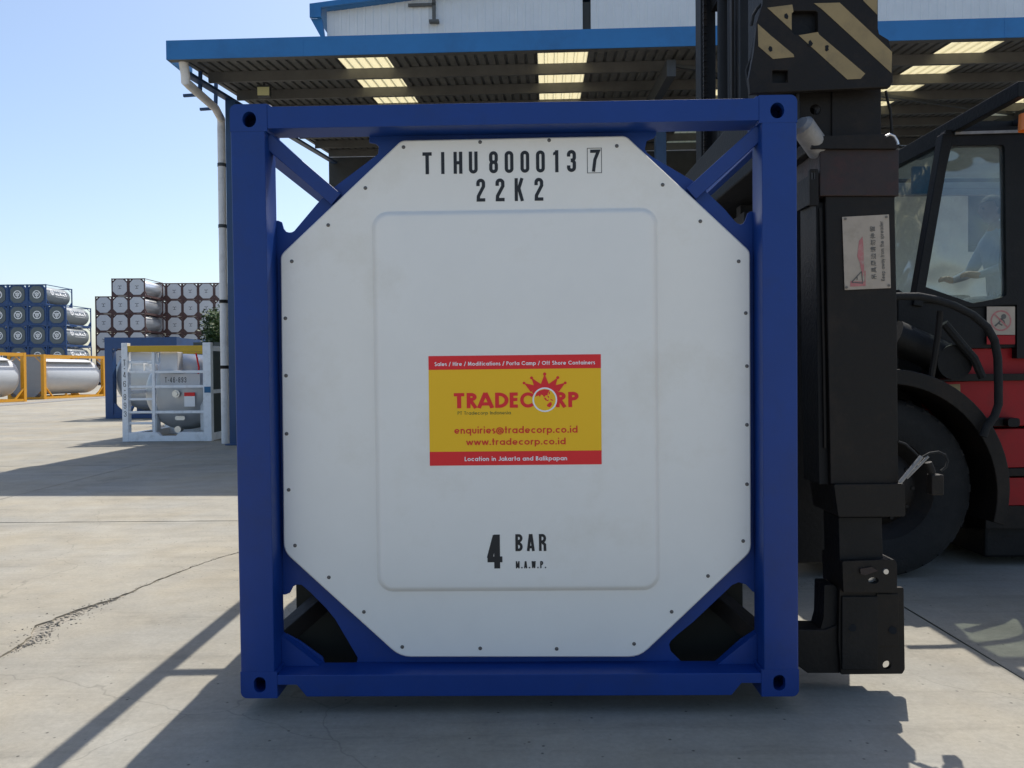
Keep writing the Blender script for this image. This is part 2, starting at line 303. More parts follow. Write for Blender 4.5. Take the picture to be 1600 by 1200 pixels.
# ------------------------------------------------------------------ stroke lettering
def arc(cx, cy, rx, ry, a0, a1, n=10): return [(cx + rx * cos(radians(a0 + (a1 - a0) * i / n)), cy + ry * sin(radians(a0 + (a1 - a0) * i / n))) for i in range(n + 1)]
def glyph_cond(ch, w, W):                       # condensed grotesque, cap height 1, stem w, width W
    b = w / 2; l, r, t, o = b, W - b, 1 - b, b; R = (W - w) / 2; cx = W / 2; c = R
    def U(y0, y1): return
    if ch in 'O0': return [[(l, .5)] + [(l, 1 - b - c)] + arc(cx, 1 - b - c, c, c, 180, 0)[1:] + [(r, b + c)] + arc(cx, b + c, c, c, 0, -180)[1:] + [(l, .5)]], W
    if ch == 'T': return [[(0, t), (W, t)], [(cx, 1 - w), (cx, 0)]], W
    if ch == 'I': return [[(cx, 1), (cx, 0)]], W
    if ch == '1': return [[(cx + b * .3, 1), (cx + b * .3, 0)], [(cx - w * 1.05, .84), (cx, .84)]], W
    if ch == 'H': return [[(l, 1), (l, 0)], [(r, 1), (r, 0)], [(w, .5), (W - w, .5)]], W
    if ch == 'U': return [[(l, 1), (l, b + c)] + arc(cx, b + c, c, c, 180, 360)[1:] + [(r, 1)]], W
    if ch == '8':
        h = .255
        return [[(l, .75)] + arc(cx, 1 - b - c, c, c, 180, 0) + arc(cx, .5 + c, c, c, 0, -180)[0:] + [(l, .75)],
                [(l, .25)] + arc(cx, .5 - c, c, c, 180, 0) + arc(cx, b + c, c, c, 0, -180) + [(l, .25)]], W
    if ch == '3': return [[(l, .70), (l, 1 - b - c)] + arc(cx, 1 - b - c, c, c, 180, 0)[1:] + arc(cx, .53 + c, c, c, 0, -70)[0:] + [(cx - .03, .53)],
                          [(cx - .03, .52)] + arc(cx, .52 - c, c, c, 70, 0) + arc(cx, b + c, c, c, 0, -180) + [(l, .30)]], W
    if ch == '7': return [[(0, t), (W - .02, t), (cx + .02, .55), (cx - w * .35, 0)]], W
    if ch == '2': return [[(l, .68), (l, 1 - b - c)] + arc(cx, 1 - b - c, c, c, 180, 0)[1:] + [(r, .66), (l + .015, .24), (l + .005, b), (W, b)]], W
    if ch == 'K': return [[(l, 1), (l, 0)], [(w, .42), (r + .02, 1)], [(cx - .01, .58), (r + .03, 0)]], W
    if ch == 'B': return [[(l, 0), (l, 1)], [(w, t), (cx, t)] + arc(cx, .76, c, .24 - b, 90, -90) + [(w, .52)], [(w, .50), (cx, .50)] + arc(cx, .26, c + .005, .26 - b, 90, -90) + [(w, b)]], W
    if ch == 'A': return [[(l * .8, 0), (cx - b * .3, 1)], [(W - l * .8, 0), (cx + b * .3, 1)], [(w * 1.0, .24), (W - w, .24)]], W
    if ch == 'R': return [[(l, 0), (l, 1)], [(w, t), (cx, t)] + arc(cx, .74, c, .26 - b, 90, -90) + [(w, .48)], [(cx, .5), (r, .38), (r + .01, 0)]], W
    if ch == 'P': return [[(l, 0), (l, 1)], [(w, t), (cx, t)] + arc(cx, .73, c, .27 - b, 90, -90) + [(w, .46)]], W
    if ch == 'M': return [[(l, 0), (l, 1)], [(W * 1.25 - l, 0), (W * 1.25 - l, 1)], [(l, .96), (W * .625, .12)], [(W * 1.25 - l, .96), (W * .625, .12)]], W * 1.25
    if ch == 'W': return [[(l * .8, 1), (W * .34, .03)], [(W * .34, .03), (W * .65, .97)], [(W * .65, .97), (W * .96, .03)], [(W * .96, .03), (W * 1.3 - l * .8, 1)]], W * 1.3
    if ch == 'L': return [[(l, 1), (l, b), (W, b)]], W
    if ch == '6': return [[(r, .72), (r, 1 - b - c)] + arc(cx, 1 - b - c, c, c, 0, 180)[1:] + [(l, b + c)] + arc(cx, b + c, c, c, 180, 360)[1:] + arc(cx, .56 - c, c, c, 0, 180)], W
    if ch == '9': return [[(l, .28), (l, b + c)] + arc(cx, b + c, c, c, 180, 360)[1:] + [(r, 1 - b - c)] + arc(cx, 1 - b - c, c, c, 0, 180)[1:] + arc(cx, .44 + c, c, c, 180, 360)], W
    if ch == '4': return [[(W * .66, 0), (W * .66, 1)], [(W * .58, .97), (b * .75, .30)], [(0, .27), (W * 1.02, .27)]], W
    if ch == '.': return [[(w / 2, 0), (w / 2, w)]], w
    if ch == '-': return [[(0, .45), (W * .6, .45)]], W * .6
    return [], W * .6
def glyph_geo(ch, w):                           # geometric sans, x-height .70
    b = w / 2; X = .70; r = X / 2 - b; c = X / 2
    if ch == 'o': return [arc(c, c, r, r, 0, 360, 22)], X
    if ch == 'a': return [arc(c, c, r, r, 0, 360, 22), [(X - b, 0), (X - b, X)]], X
    if ch == 'c': return [arc(c, c, r, r, 48, 312, 18)], X * .86
    if ch == 'e': return [[(X - b, c - .02), (w * .9, c - .02)], arc(c, c, r, r, 0, 318, 20)], X
    if ch == 'd': return [arc(c, c, r, r, 0, 360, 22), [(X - b, 0), (X - b, 1.02)]], X
    if ch == 'b': return [arc(c, c, r, r, 0, 360, 22), [(b, 0), (b, 1.02)]], X
    if ch == 'p': return [arc(c, c, r, r, 0, 360, 22), [(b, -.28), (b, X)]], X
    if ch == 'q': return [arc(c, c, r, r, 0, 360, 22), [(X - b, -.28), (X - b, X)]], X
    if ch == 'i': return [[(b, 0), (b, X)], [(b, .86), (b, 1.02)]], w
    if ch == 'l': return [[(b, 0), (b, 1.02)]], w
    if ch == 't': return [[(.17, 0), (.17, 1.0)], [(0, X - b), (.36, X - b)]], .36
    if ch == 'f': return [[(.14, 0), (.14, .82)] + arc(.28, .82, .14, .14, 180, 95, 6), [(0, X - b), (.32, X - b)]], .36
    if ch == 'r': return [[(b, 0), (b, X)], [(b, X * .5)] + arc(.30, .42, .22, .22, 160, 75, 6)], .38
    if ch == 's': return [arc(.2, .52, .13, .13, 40, 250, 10) + arc(.2, .19, .14, .13, 80, -140, 10)], .40
    if ch in 'nu':
        p = [(b, 0), (b, .38)] + arc(b + .2, .38, .2, X - b - .38, 180, 0, 10)[1:] + [(b + .4, 0)]
        if ch == 'u': return [[(x, X - y) for x, y in p]], .4 + w
        return [p, [(b, .3), (b, X)]], .4 + w
    if ch == 'h': return [[(b, 0), (b, 1.02)], [(b, .38)] + arc(b + .2, .38, .2, X - b - .38, 180, 0, 10)[1:] + [(b + .4, 0)]], .4 + w
    if ch == 'm': return [[(b, 0), (b, X)], [(b, .40)] + arc(b + .17, .42, .17, X - b - .42, 180, 0, 8)[1:] + [(b + .34, 0)], [(b + .34, .40)] + arc(b + .51, .42, .17, X - b - .42, 180, 0, 8)[1:] + [(b + .68, 0)]], .68 + w
    if ch == 'k': return [[(b, 0), (b, 1.02)], [(b, .28), (.42, X)], [(.2, .42), (.46, 0)]], .48
    if ch == 'w': return [[(.04, X), (.24, .03)], [(.24, .03), (.44, X - .03)], [(.44, X - .03), (.64, .03)], [(.64, .03), (.84, X)]], .88
    if ch == '.': return [[(b, 0), (b, w * 1.1)]], w * 1.1
    if ch == '/': return [[(0, -.1), (.36, 1.05)]], .36
    if ch == '@': return [arc(.48, .36, .44, .44, -50, 300, 26), arc(.46, .36, .17, .19, 0, 360, 16), [(.66, .58), (.62, .24), (.74, .16), (.86, .22)]], .98
    if ch == 'T': return [[(0, 1 - b), (.54, 1 - b)], [(.27, 1 - w), (.27, 0)]], .54
    if ch == 'R': return [[(b, 0), (b, 1)], [(w, 1 - b), (.26, 1 - b)] + arc(.26, .73, .2, .27 - b, 90, -90, 10) + [(w, .46 + b)], [(.24, .47), (.52, 0)]], .56
    if ch == 'A': return [[(.03, 0), (.38, 1)], [(.73, 0), (.38, 1)], [(.18, .27), (.58, .27)]], .76
    if ch == 'D': return [[(b, 0), (b, 1)], [(w, 1 - b), (.22, 1 - b)] + arc(.22, .5, .42, .5 - b, 90, -90, 14) + [(w, b)]], .70
    if ch == 'E': return [[(b, 0), (b, 1)], [(w, 1 - b), (.46, 1 - b)], [(w, .54), (.44, .54)], [(w, b), (.46, b)]], .48
    if ch == 'C': return [arc(.5, .5, .5 - b, .5 - b, 42, 318, 22)], .86
    if ch == 'P': return [[(b, 0), (b, 1)], [(w, 1 - b), (.26, 1 - b)] + arc(.26, .72, .21, .28 - b, 90, -90, 10) + [(w, .44 + b)]], .52
    if ch == 'B': return [[(b, 0), (b, 1)], [(w, 1 - b), (.24, 1 - b)] + arc(.24, .76, .18, .24 - b, 90, -90, 10) + [(w, .53)], [(w, .50), (.26, .50)] + arc(.26, .26, .22, .26 - b, 90, -90, 10) + [(w, b)]], .54
    if ch == 'S': return [arc(.26, .74, .17, .20, 30, 250, 12) + arc(.26, .26, .20, .20, 80, -150, 12)], .52
    if ch == 'H': return [[(b, 0), (b, 1)], [(.62 - b, 0), (.62 - b, 1)], [(w, .52), (.62 - w, .52)]], .62
    if ch == 'M': return [[(b, 0), (b + .08, 1)], [(b + .08, .98), (.44, .1)], [(.44, .1), (.80 - b, .98)], [(.80 - b, 1), (.88 - b, 0)]], .88
    if ch == 'O': return [arc(.5, .5, .5 - b, .5 - b, 0, 360, 26)], 1.0
    if ch == 'I': return [[(b, 0), (b, 1)]], w
    if ch == 'L': return [[(b, 1), (b, b), (.44, b)]], .46
    if ch == 'J': return [[(.38, 1), (.38, .26)] + arc(.2, .26, .18, .26 - b, 0, -150, 8)], .44
    return [], .30
def ribbon(mb, line, w, place):
    pts = [Vector(p) for p in line]; q = [pts[0]]
    for p in pts[1:]:
        if (p - q[-1]).length > 1e-5: q.append(p)
    closed = (q[0] - q[-1]).length < 1e-4 and len(q) > 3
    if closed: q = q[:-1]
    n = len(q); L = []; Rr = []
    for i in range(n):
        if closed: a, c = q[i - 1], q[(i + 1) % n]
        else: a, c = q[max(i - 1, 0)], q[min(i + 1, n - 1)]
        d1 = (q[i] - a); d2 = (c - q[i]); d1 = d1.normalized() if d1.length > 1e-6 else d2.normalized(); d2 = d2.normalized() if d2.length > 1e-6 else d1
        t = (d1 + d2); t = t.normalized() if t.length > 1e-3 else d1
        k = min(1 / max(t.dot(d1), .35), 2.2); nn = Vector((-t.y, t.x)) * (w / 2 * k); L.append(q[i] + nn); Rr.append(q[i] - nn)
    vs = [place(p) for p in L] + [place(p) for p in Rr]
    mb.add(vs, [(i, (i + 1) % n, n + (i + 1) % n, n + i) for i in range(n if closed else n - 1)])
def write(mb, text, x0, x1, z0, h, y, w=.14, font='geo', track=.12, W=.40, xs=1.0, plane='xz', cell=None):
    """flat lettering: text from x0 to x1 (x1 None: natural width), baseline z0, cap height h, in the plane y, facing -y"""
    gl = []; cur = 0
    for ch in text:
        s, adv = glyph_cond(ch, w, W) if font == 'cond' else glyph_geo(ch, w)
        if ch == ' ': adv = .32; s = []
        gl.append((s, cur)); cur += adv + track
    tot = cur - track; k = (x1 - x0) / tot if x1 is not None else h * xs; lay = 0
    for s, cx in gl:
        for j, line in enumerate(s):
            off = j * .00015
            def place(p, cx=cx, off=off):
                u, v = x0 + (cx + p[0]) * k, z0 + p[1] * h
                if plane == 'xz': return (u, y - off, v)
                return (y + off, u, v)
            ww = w
            if abs(k / h - 1) > .02:   # keep stroke geometry in glyph units
                ribbon(mb, line, w, place)
            else: ribbon(mb, line, w, place)
    return mb

# ================================================================== THE SETTING
ground = MB().box(-2500, 2500, -60, 4000, -.5, -.022).build('ground', 'joint', kind='structure', label='open ground of the container yard under the slabs')
far = MB()
XS = [-40.8, -32.15, -23.5, -14.85, -6.2, 2.45, 11.1, 19.75, 28.4, 37.0]; YS = [-4.0, 8.08, 13.08, 18.1, 25.0, 31.5, 38.0, 44.5, 51.0, 57.5, 64.0]
# crack line through the near slab
ck = [(-2.95, -4.0), (-3.0, 0.5), (-2.82, 3.0)] + [(-2.735, 4.211), (-2.723, 4.358), (-2.735, 4.505), (-2.799, 4.75), (-2.775, 4.95), (-2.721, 5.162), (-2.668, 5.307), (-2.628, 5.541), (-2.584, 5.796), (-2.536, 6.018), (-2.432, 6.383), (-2.307, 6.651), (-2.2, 7.2), (-2.26, 8.08)]
ckw = [(0, .006)] * 3 + [.008, .010, .06, .17, .185, .15, .07, .03, .035, .022, .012, .014, .010, .008, .006][:0]
wid = [.004, .004, .006, .012, .055, .105, .150, .130, .085, .045, .018, .028, .018, .012, .022, .012, .008, .005]
def jag(line, ws):
    L = []; Rr = []
    for i in range(len(line) - 1):
        a, b = line[i], line[i + 1]; d = math.hypot(b[0] - a[0], b[1] - a[1]); n = max(2, int(d / .045))
        if a[1] < 2.5: n = 3
        for k in range(n):
            t = k / n; wv = ws[i] * (1 - t) + ws[i + 1] * t
            x = a[0] + (b[0] - a[0]) * t; y = a[1] + (b[1] - a[1]) * t; j = random.uniform(-.009, .009)
            L.append((x - wv * .35 + j + random.uniform(-1, 1) * wv * .09, y)); Rr.append((x + wv * .65 + j + random.uniform(-1, 1) * wv * .09, y))
    L.append((line[-1][0] - ws[-1] / 2, line[-1][1])); Rr.append((line[-1][0] + ws[-1] / 2, line[-1][1])); return L, Rr
cl, cr_ = jag(ck, wid)
for i in range(len(XS) - 1):
    for j in range(len(YS) - 1):
        x0, x1, y0, y1 = XS[i] + .007, XS[i + 1] - .007, YS[j] + .013, YS[j + 1] - .013
        if i == 4 and j == 0:
            cl[0] = (cl[0][0], y0); cr_[0] = (cr_[0][0], y0); cl[-1] = (cl[-1][0], y1); cr_[-1] = (cr_[-1][0], y1)
            MB().plate([(x0, y0)] + cl + [(x0, y1)], [], 0, -.03, 'z').build('concrete_slab', 'concrete', ground, label='near slab left of the long crack')
            MB().plate([(x1, y1)] + cr_[::-1] + [(x1, y0)], [], 0, -.03, 'z').build('concrete_slab', 'concrete', ground, label='near slab right of the long crack')
            continue
        # ragged long edges so the joints are not ruled lines
        edge = []
        if j < 3:
            n = 40 if j < 2 else 14
            edge = [(x0 + (x1 - x0) * k / n, y0 + random.uniform(-.006, .006)) for k in range(n + 1)] + [(x1 + random.uniform(-.004, .004), y0 + (y1 - y0) * k / n) for k in range(1, n)]
            edge += [(x1 - (x1 - x0) * k / n, y1 + random.uniform(-.006, .006)) for k in range(n + 1)] + [(x0 + random.uniform(-.004, .004), y1 - (y1 - y0) * k / n) for k in range(1, n)]
            MB().plate(edge, [], 0, -.03, 'z').build('concrete_slab', 'concrete', ground)
        else: MB().box(x0, x1, y0, y1, -.03, 0).build('concrete_slab', 'concrete', ground)
# concrete beyond the slabs that can be told apart
MB().box(-400, 400, 64.0, 900, -.03, 0).build('far_paving', 'concrete', ground, kind='stuff')
MB().box(-400, -40.8, -40, 63.98, -.03, 0).build('side_paving', 'concrete', ground, kind='stuff')
MB().box(37.0, 400, -40, 63.98, -.03, 0).build('side_paving', 'concrete', ground, kind='stuff')
MB().box(-40.78, 36.98, -40, -4.02, -.03, 0).build('side_paving', 'concrete', ground, kind='stuff')
rb = MB()
for k in range(1500):
    t = random.uniform(3, 15); i = int(t); f = t - i
    x = ck[i][0] * (1 - f) + ck[i + 1][0] * f; y = ck[i][1] * (1 - f) + ck[i + 1][1] * f; wv = wid[i] * (1 - f) + wid[i + 1] * f
    x += random.uniform(-.36, .64) * wv; s = random.uniform(.003, .010 if wv > .04 else .005); z = -.022 + (random.random() * .014 if wv > .04 else .004)
    if random.random() < .16: x += random.choice((-1, 1)) * random.uniform(.4, 1.1) * max(wv, .03); z = .0005; s *= .55
    rb.cyl((x - s, y, z), (x + s, y + random.uniform(-s, s), z + random.uniform(-.003, .004)), s * random.uniform(.5, 1), 5, s * .5)
rbase = [(x - .0, y) for x, y in cl if 2.6 < y < 8.05] + [(x + .0, y) for x, y in reversed(cr_) if 2.6 < y < 8.05]
rb.plate(rbase, [], -.0105, -.0215, 'z')
rb.build('crack_rubble', 'rubble', ground, kind='stuff', label='crumbled concrete in the long crack')
MB().plate([(-23.6, 16), (-22.7, 16), (-29.6, 90), (-30.9, 90)], [], .004, .02, 'z').build('drain_channel', 'drain', kind='structure', label='grey drain strip in front of the yellow tanks')

# ================================================================== CANOPY AND WAREHOUSE
YAW = radians(-2.6); CO = Vector((-6.18, 14.45, 0))
def cthing(name, label, cat, group=None): return thing(name, label, cat, CO, (0, 0, YAW), group)
canopy = cthing('open_canopy', 'long open lean-to roof with blue fascia and steel purlins in front of the warehouse', 'canopy')
SL = .10; UW = 27.5; VD = 10.6
def rz(v): return 7.24 + SL * v
fa = MB().box(0, UW, -.02, 0, 7.16, 7.50).box(0, .02, 0, 1.0, 7.16, 7.50)
for k in range(1, 12): fa.box(k * 2.45, k * 2.45 + .05, -.0235, -.02, 7.165, 7.498)
fa.build('fascia', 'fascia', canopy)
MB().box(.02, UW, .005, .13, 7.165, 7.18).box(.02, UW, .13, .14, 7.165, 7.235).build('gutter', 'purlin', canopy)
def sheet(u0, u1, name, m):
    s = MB(); n = max(1, round((u1 - u0) / .184)); pr = []
    for i in range(n):
        a = u0 + i * (u1 - u0) / n; q = (u1 - u0) / n
        pr += [(a, 0), (a + q * .62, 0), (a + q * .70, .035), (a + q * .92, .035)]
    pr.append((u1, 0)); k = len(pr)
    va, vb = .02, VD
    vs = [(u, v, rz(v) + h + o) for v in (va, vb) for o in (0, .006) for u, h in pr]
    fs = []
    for i in range(k - 1): fs += [(i, i + 1, 2 * k + i + 1, 2 * k + i), (k + i, 3 * k + i, 3 * k + i + 1, k + i + 1), (i, k + i, k + i + 1, i + 1), (2 * k + i, 2 * k + i + 1, 3 * k + i + 1, 3 * k + i)]
    fs += [(0, 2 * k, 3 * k, k), (k - 1, 2 * k - 1, 4 * k - 1, 3 * k - 1)]
    s.add(vs, fs); return s.build(name, m, canopy)
u = -.68 + .92
sheet(0.10, .24 - .001, 'roof_sheet', 'roofsheet'); k = 1
while u < UW:
    sky_ = abs(((u - 3.0) / 3.68) - round((u - 3.0) / 3.68)) < .06
    sheet(u, min(u + .919, UW), 'skylight_sheet' if sky_ else 'roof_sheet', 'skylight' if sky_ else 'roofsheet'); u += .92
for v in [1.10, 2.52, 3.94, 5.36, 6.78, 8.20, 9.62]:
    z = rz(v); MB().box(.285, UW, v, v + .006, z - .20, z - .004).box(.285, UW, v + .006, v + .065, z - .2, z - .194).box(.285, UW, v + .006, v + .065, z - .012, z - .005).box(.285, UW, v + .059, v + .065, z - .194, z - .18).build('purlin', 'purlin', canopy)
for u0 in (.12, 9.0, 18.0, 26.8):
    dd = .26 if u0 < 1 else .5
    MB().add([(u0, .35, rz(.35) - dd), (u0 + .16, .35, rz(.35) - dd), (u0 + .16, VD, rz(VD) - dd), (u0, VD, rz(VD) - dd), (u0, .35, rz(.35) - .205), (u0 + .16, .35, rz(.35) - .205), (u0 + .16, VD, rz(VD) - .205), (u0, VD, rz(VD) - .205)],
             [(0, 1, 2, 3), (4, 7, 6, 5), (0, 4, 5, 1), (1, 5, 6, 2), (2, 6, 7, 3), (3, 7, 4, 0)]).build('rafter', 'rafter' if u0 > 1 else 'col', canopy)
    MB().box(u0 + .04, u0 + .26, 2.2, 2.42, 0.002, rz(2.2) - dd).box(u0 - .02, u0 + .36, 2.1, 2.52, 0.001, .03).build('column', 'col', canopy, bevel=.01)
for a, b in ((9.1, 18.1), (18.1, 26.9)):
    for (va, vb) in ((.6, 5.6), (5.6, 10.3)):
        MB().beam((a, va, rz(va) - .23), (b, vb, rz(vb) - .23), .06, .06).build('brace', 'rafter', canopy)

# downpipe
p_top = atY(286, 98, 14.6); p1 = atY(290, 128, 14.7); p2 = atY(340, 172, 16.6); p3 = atZ(352.5, 693)
dp = thing('downpipe', 'white plastic rainwater downpipe cranked back from the canopy corner to the ground', 'downpipe', (p3.x, p3.y, 0))
q = [p_top + Vector((0, 0, .05)), p1 + Vector((0, 0, .12)), p1, p1 + (p2 - p1) * .08, p2 - (p2 - p1) * .08, Vector((p3.x, p3.y, p2.z - .05)), Vector((p3.x, p3.y, p2.z - .25)), Vector((p3.x, p3.y, .003))]
MB().tube(q, .082, 16).shift((-p3.x, -p3.y, 0)).build('pipe', 'pipe', dp, smooth=True)
for z in (5.9, 4.6, 3.0, 1.6):
    MB().cyl((0, 0, z), (0, 0, z + .07), .090, 16).box(-.02, .22, -.015, .015, z + .02, z + .05).build('pipe_clip', 'rafter' if z > 4 else 'steel', dp)
for pp in (p1 + (p2 - p1) * .42, p1 + (p2 - p1) * .93):
    a = pp - Vector((p3.x, p3.y, 0)); MB().beam(a + Vector((-.32, 0, -.02)), a + Vector((.02, 0, 0)), .05, .05).beam(a, a + Vector((0.02, 0, .62)), .06, .06).build('pipe_bracket', 'col', dp)

# floodlight under the canopy
fl = atY(412, 143, 16.2)
t = thing('floodlight', 'square pale yellow floodlight hanging under the left end of the canopy', 'lamp', fl)
MB().box(-.13, .13, -.02, .10, -.10, .12).build('lamp_housing', 'rafter', t, bevel=.01)
MB().box(-.12, .12, -.03, -.0205, -.085, .085).build('lamp_lens', 'lamp', t, bevel=.004)
MB().box(-.02, .02, .02, .05, .12, rz(1.8) - fl.z - .02).build('lamp_bracket', 'rafter', t)

# warehouse behind
wh = cthing('warehouse', 'tall pale warehouse with ribbed cladding and blue roof trim behind the canopy', 'warehouse')
WV = VD + .06; WT = 12.9
def corr(u0, u1, z0, z1f):
    s = MB(); n = int((u1 - u0) / .25); pr = []
    for i in range(n):
        a = u0 + i * .25; pr += [(a, 0), (a + .17, 0), (a + .19, -.03), (a + .23, -.03)]
    pr.append((u0 + n * .25, 0)); kk = len(pr)
    vs = [(u_, WV + h * .5, z0) for u_, h in pr] + [(u_, WV + h * .5, z1f(u_)) for u_, h in pr] + [(u_, WV + .08, z0) for u_, h in pr] + [(u_, WV + .08, z1f(u_)) for u_, h in pr]
    fs = [f for i in range(kk - 1) for f in ((i, i + 1, kk + i + 1, kk + i), (2 * kk + i, 3 * kk + i, 3 * kk + i + 1, 2 * kk + i + 1), (i, 2 * kk + i, 2 * kk + i + 1, i + 1), (kk + i, kk + i + 1, 3 * kk + i + 1, 3 * kk + i))]
    return s.add(vs, fs)
zt = lambda uu: WT + .105 * min(uu, 36 - uu)
u = .22
while u < 27.5:                                   # each cladding sheet its own piece
    corr(u, u + 1.0, 8.25, zt).build('wall_sheet', 'clad', wh); u += 1.0005
MB().box(.0, .22, WV - .02, WV + .2, 8.25, zt(.1)).build('corner_trim', 'clad', wh)
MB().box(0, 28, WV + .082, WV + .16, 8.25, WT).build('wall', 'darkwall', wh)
MB().box(0, .12, WV + .2, 50, 0, WT).build('side_wall', 'clad', wh)
MB().box(0, 36, 50, 50.2, 0, WT).build('back_wall', 'darkwall', wh)
MB().box(28.0, 28.2, WV + .1, 50, 0, WT).build('side_wall', 'darkwall', wh)
r_ = MB(); pts = [(-.45, WT - .42), (-.45, WT + .0), (18, WT + 1.95), (36.5, WT), (36.5, WT - .25), (18, WT + 1.75), (-.1, WT - .12), (-.1, WT - .42)]
r_.plate([(a, b) for a, b in pts], [], WV - .35, WV - .25).build('roof_trim', 'fascia', wh)
MB().plate([(-.45, WT - .05), (18, WT + 1.9), (36.5, WT - .05), (36.5, WT - .2), (18, WT + 1.78), (-.4, WT - .16)], [], WV - .25, 50.4).build('roof', 'fascia', wh)
MB().plate([(-.45, WT - .42), (-.1, WT - .42), (.0, WT - 1.25)], [], WV - .24, WV - .1).build('eave_bracket', 'fascia', wh)
for a in (1.2, 8.2, 15.2, 22.2):                 # big open bays under the canopy, piers between
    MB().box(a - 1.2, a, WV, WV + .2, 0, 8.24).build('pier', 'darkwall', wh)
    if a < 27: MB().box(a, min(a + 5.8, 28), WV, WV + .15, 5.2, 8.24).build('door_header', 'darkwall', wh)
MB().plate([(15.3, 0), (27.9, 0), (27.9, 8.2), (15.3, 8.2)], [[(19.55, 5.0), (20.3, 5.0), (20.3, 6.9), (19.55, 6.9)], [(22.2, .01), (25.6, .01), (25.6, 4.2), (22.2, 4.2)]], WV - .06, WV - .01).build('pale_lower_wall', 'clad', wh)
for a, w_, h_ in ((9.4, 2.2, 2.6), (16.6, 1.3, 2.2), (23.6, 2.0, 2.4)):
    MB().box(a, a + w_, WV + .02, WV + .10, .0, h_).build('inner_door', 'door', wh)
vp = atY(676, 4, 24.6) - CO
th_ = cthing('wall_bracket', 'small grey bracket fixed high on the warehouse wall', 'bracket')
M_ = Matrix.Rotation(-YAW, 3, 'Z') @ vp
MB().box(M_.x - .05, M_.x + .05, WV - .12, WV - .035, M_.z - .45, M_.z + .6).box(M_.x - .14, M_.x + .16, WV - .22, WV - .035, M_.z - .52, M_.z - .45).box(M_.x - .8, M_.x + .05, WV - .12, WV - .04, M_.z + .02, M_.z + .1).build('bracket_arm', 'purlin', th_)

# dark sheet fence and tree under the left end of the canopy
fe = thing('sheet_fence', 'dark green-grey sheet fence in shade between the white tank frame and the downpipe', 'fence', (-8.3, 23.4, 0))
for i in range(9):
    a = -1.05 + i * .3
    MB().plate([(a, 0), (a + .2, 0), (a + .22, -.03), (a + .28, -.03), (a + .298, 0), (a + .298, .02), (a, .02)], [], 0.02, 2.42, 'z').build('fence_sheet', 'fence', fe)
MB().box(-1.05, 1.65, .03, .08, .5, .56).box(-1.05, 1.65, .03, .08, 1.9, 1.96).build('fence_rail', 'rafter', fe)
def tree(loc, h, cr, n, label, trunk_h):
    t = thing('leafy_tree', label, 'tree', loc)
    tk = MB(); tk.tube([(0, 0, 0), (.03, 0, trunk_h * .5), (0, .05, trunk_h), (.05, .0, h * .8)], .1, 8, [.11, .09, .07, .02])
    for i in range(7):
        a = i * 0.9; z = trunk_h * (.7 + i * .06); tk.tube([(0, 0, z), (cos(a) * cr * .4, sin(a) * cr * .4, z + .35), (cos(a) * cr * .75, sin(a) * cr * .75, z + .8)], .03, 6, [.04, .025, .01])
    tk.build('trunk', 'bark', t, smooth=True)
    for mname in ('leaf', 'leaf2'):
        c = MB(); cent = [(max(-1, min(1, random.gauss(0, .45))) * cr, max(-1, min(1, random.gauss(0, .45))) * cr, h - cr * 1.2 + max(-1.2, min(1.0, random.gauss(0, .6))) * cr) for _ in range(26)]
        for i in range(n):
            b = random.choice(cent); rr = cr * .20; p = Vector((b[0] + random.gauss(0, rr), b[1] + random.gauss(0, rr), b[2] + random.gauss(0, rr)))
            d = Vector((random.gauss(0, 1), random.gauss(0, 1), random.gauss(0, .6))).normalized(); e = d.orthogonal().normalized(); l = random.uniform(.035, .08)
            c.add([p - d * l, p + e * l * .38, p + d * l, p - e * l * .38], [(0, 1, 2, 3)])
        c.build('crown', mname, t, kind='stuff' if mname == 'leaf2' else None)
    return t
tree((-8.98, 24.6, 0), 3.45, .62, 2600, 'leafy green tree behind the white tank frame, beside the downpipe', 1.6)

# ================================================================== MAIN TANK CONTAINER
mc = thing('tank_container', 'blue framed tank container with white octagonal end panel, held up by the side handler', 'tank container', (.01606, 3.45352, .07542), (.00676009, -.00323663, -.0182796))
CXC = 1.219
def fitting(parent, x, z, sx, top, yf=1):
    """corner fitting: x = outer face, sx = direction outward, yf = +1 front"""
    W, Hh, D = .162, .118, .178
    x0, x1 = (x - W, x) if sx > 0 else (x, x + W); z0, z1 = (z - Hh, z) if top else (z, z + Hh)
    cx = x - sx * .085; cz = z - .066 if top else z + .060
    hole = circ(cx, cz, .030, 18, .034) if top else rrect(cx - .026, cx + .026, cz - .034, cz + .034, .024, 5)
    cor = (1 if sx > 0 else 0, 0 if sx > 0 else 1, 0, 0) if top else (0, 0, 0 if sx > 0 else 1, 1 if sx > 0 else 0)
    out = rrect(x0, x1, z0, z1, .030, 6, cor)
    m = MB(); m.plate(out, [hole], 0, .032); m.plate(out, [rrect(x0 + .035, x1 - .035, z0 + .025, z1 - .025, .01, 2)], .0321, .145); m.plate(out, [], .1451, D)
    if yf < 0: m.v = [(a, 6.058 - b, c) for a, b, c in m.v]
    return m.build('corner_fitting', 'blue', parent, bevel=.0012)
for sx in (-1, 1):
    for top in (0, 1):
        for yf in (1, -1): fitting(mc, sx * CXC, 2.591 if top else 0, sx, top, yf)
def post_prof(s): return rpoly([(s * 1.2185, .001), (s * 1.069, .001), (s * 1.069, .150), (s * 1.2185, .150)], [.010, .006, .004, .004], 3)
for s in (-1, 1):
    pr = post_prof(s)
    MB().plate(pr, [], .1182, 2.4728, 'z').build('corner_post', 'blue', mc, smooth=True)
    MB().plate([(a, 6.058 - b) for a, b in pr], [], .1182, 2.4728, 'z').build('corner_post', 'blue', mc, smooth=True)
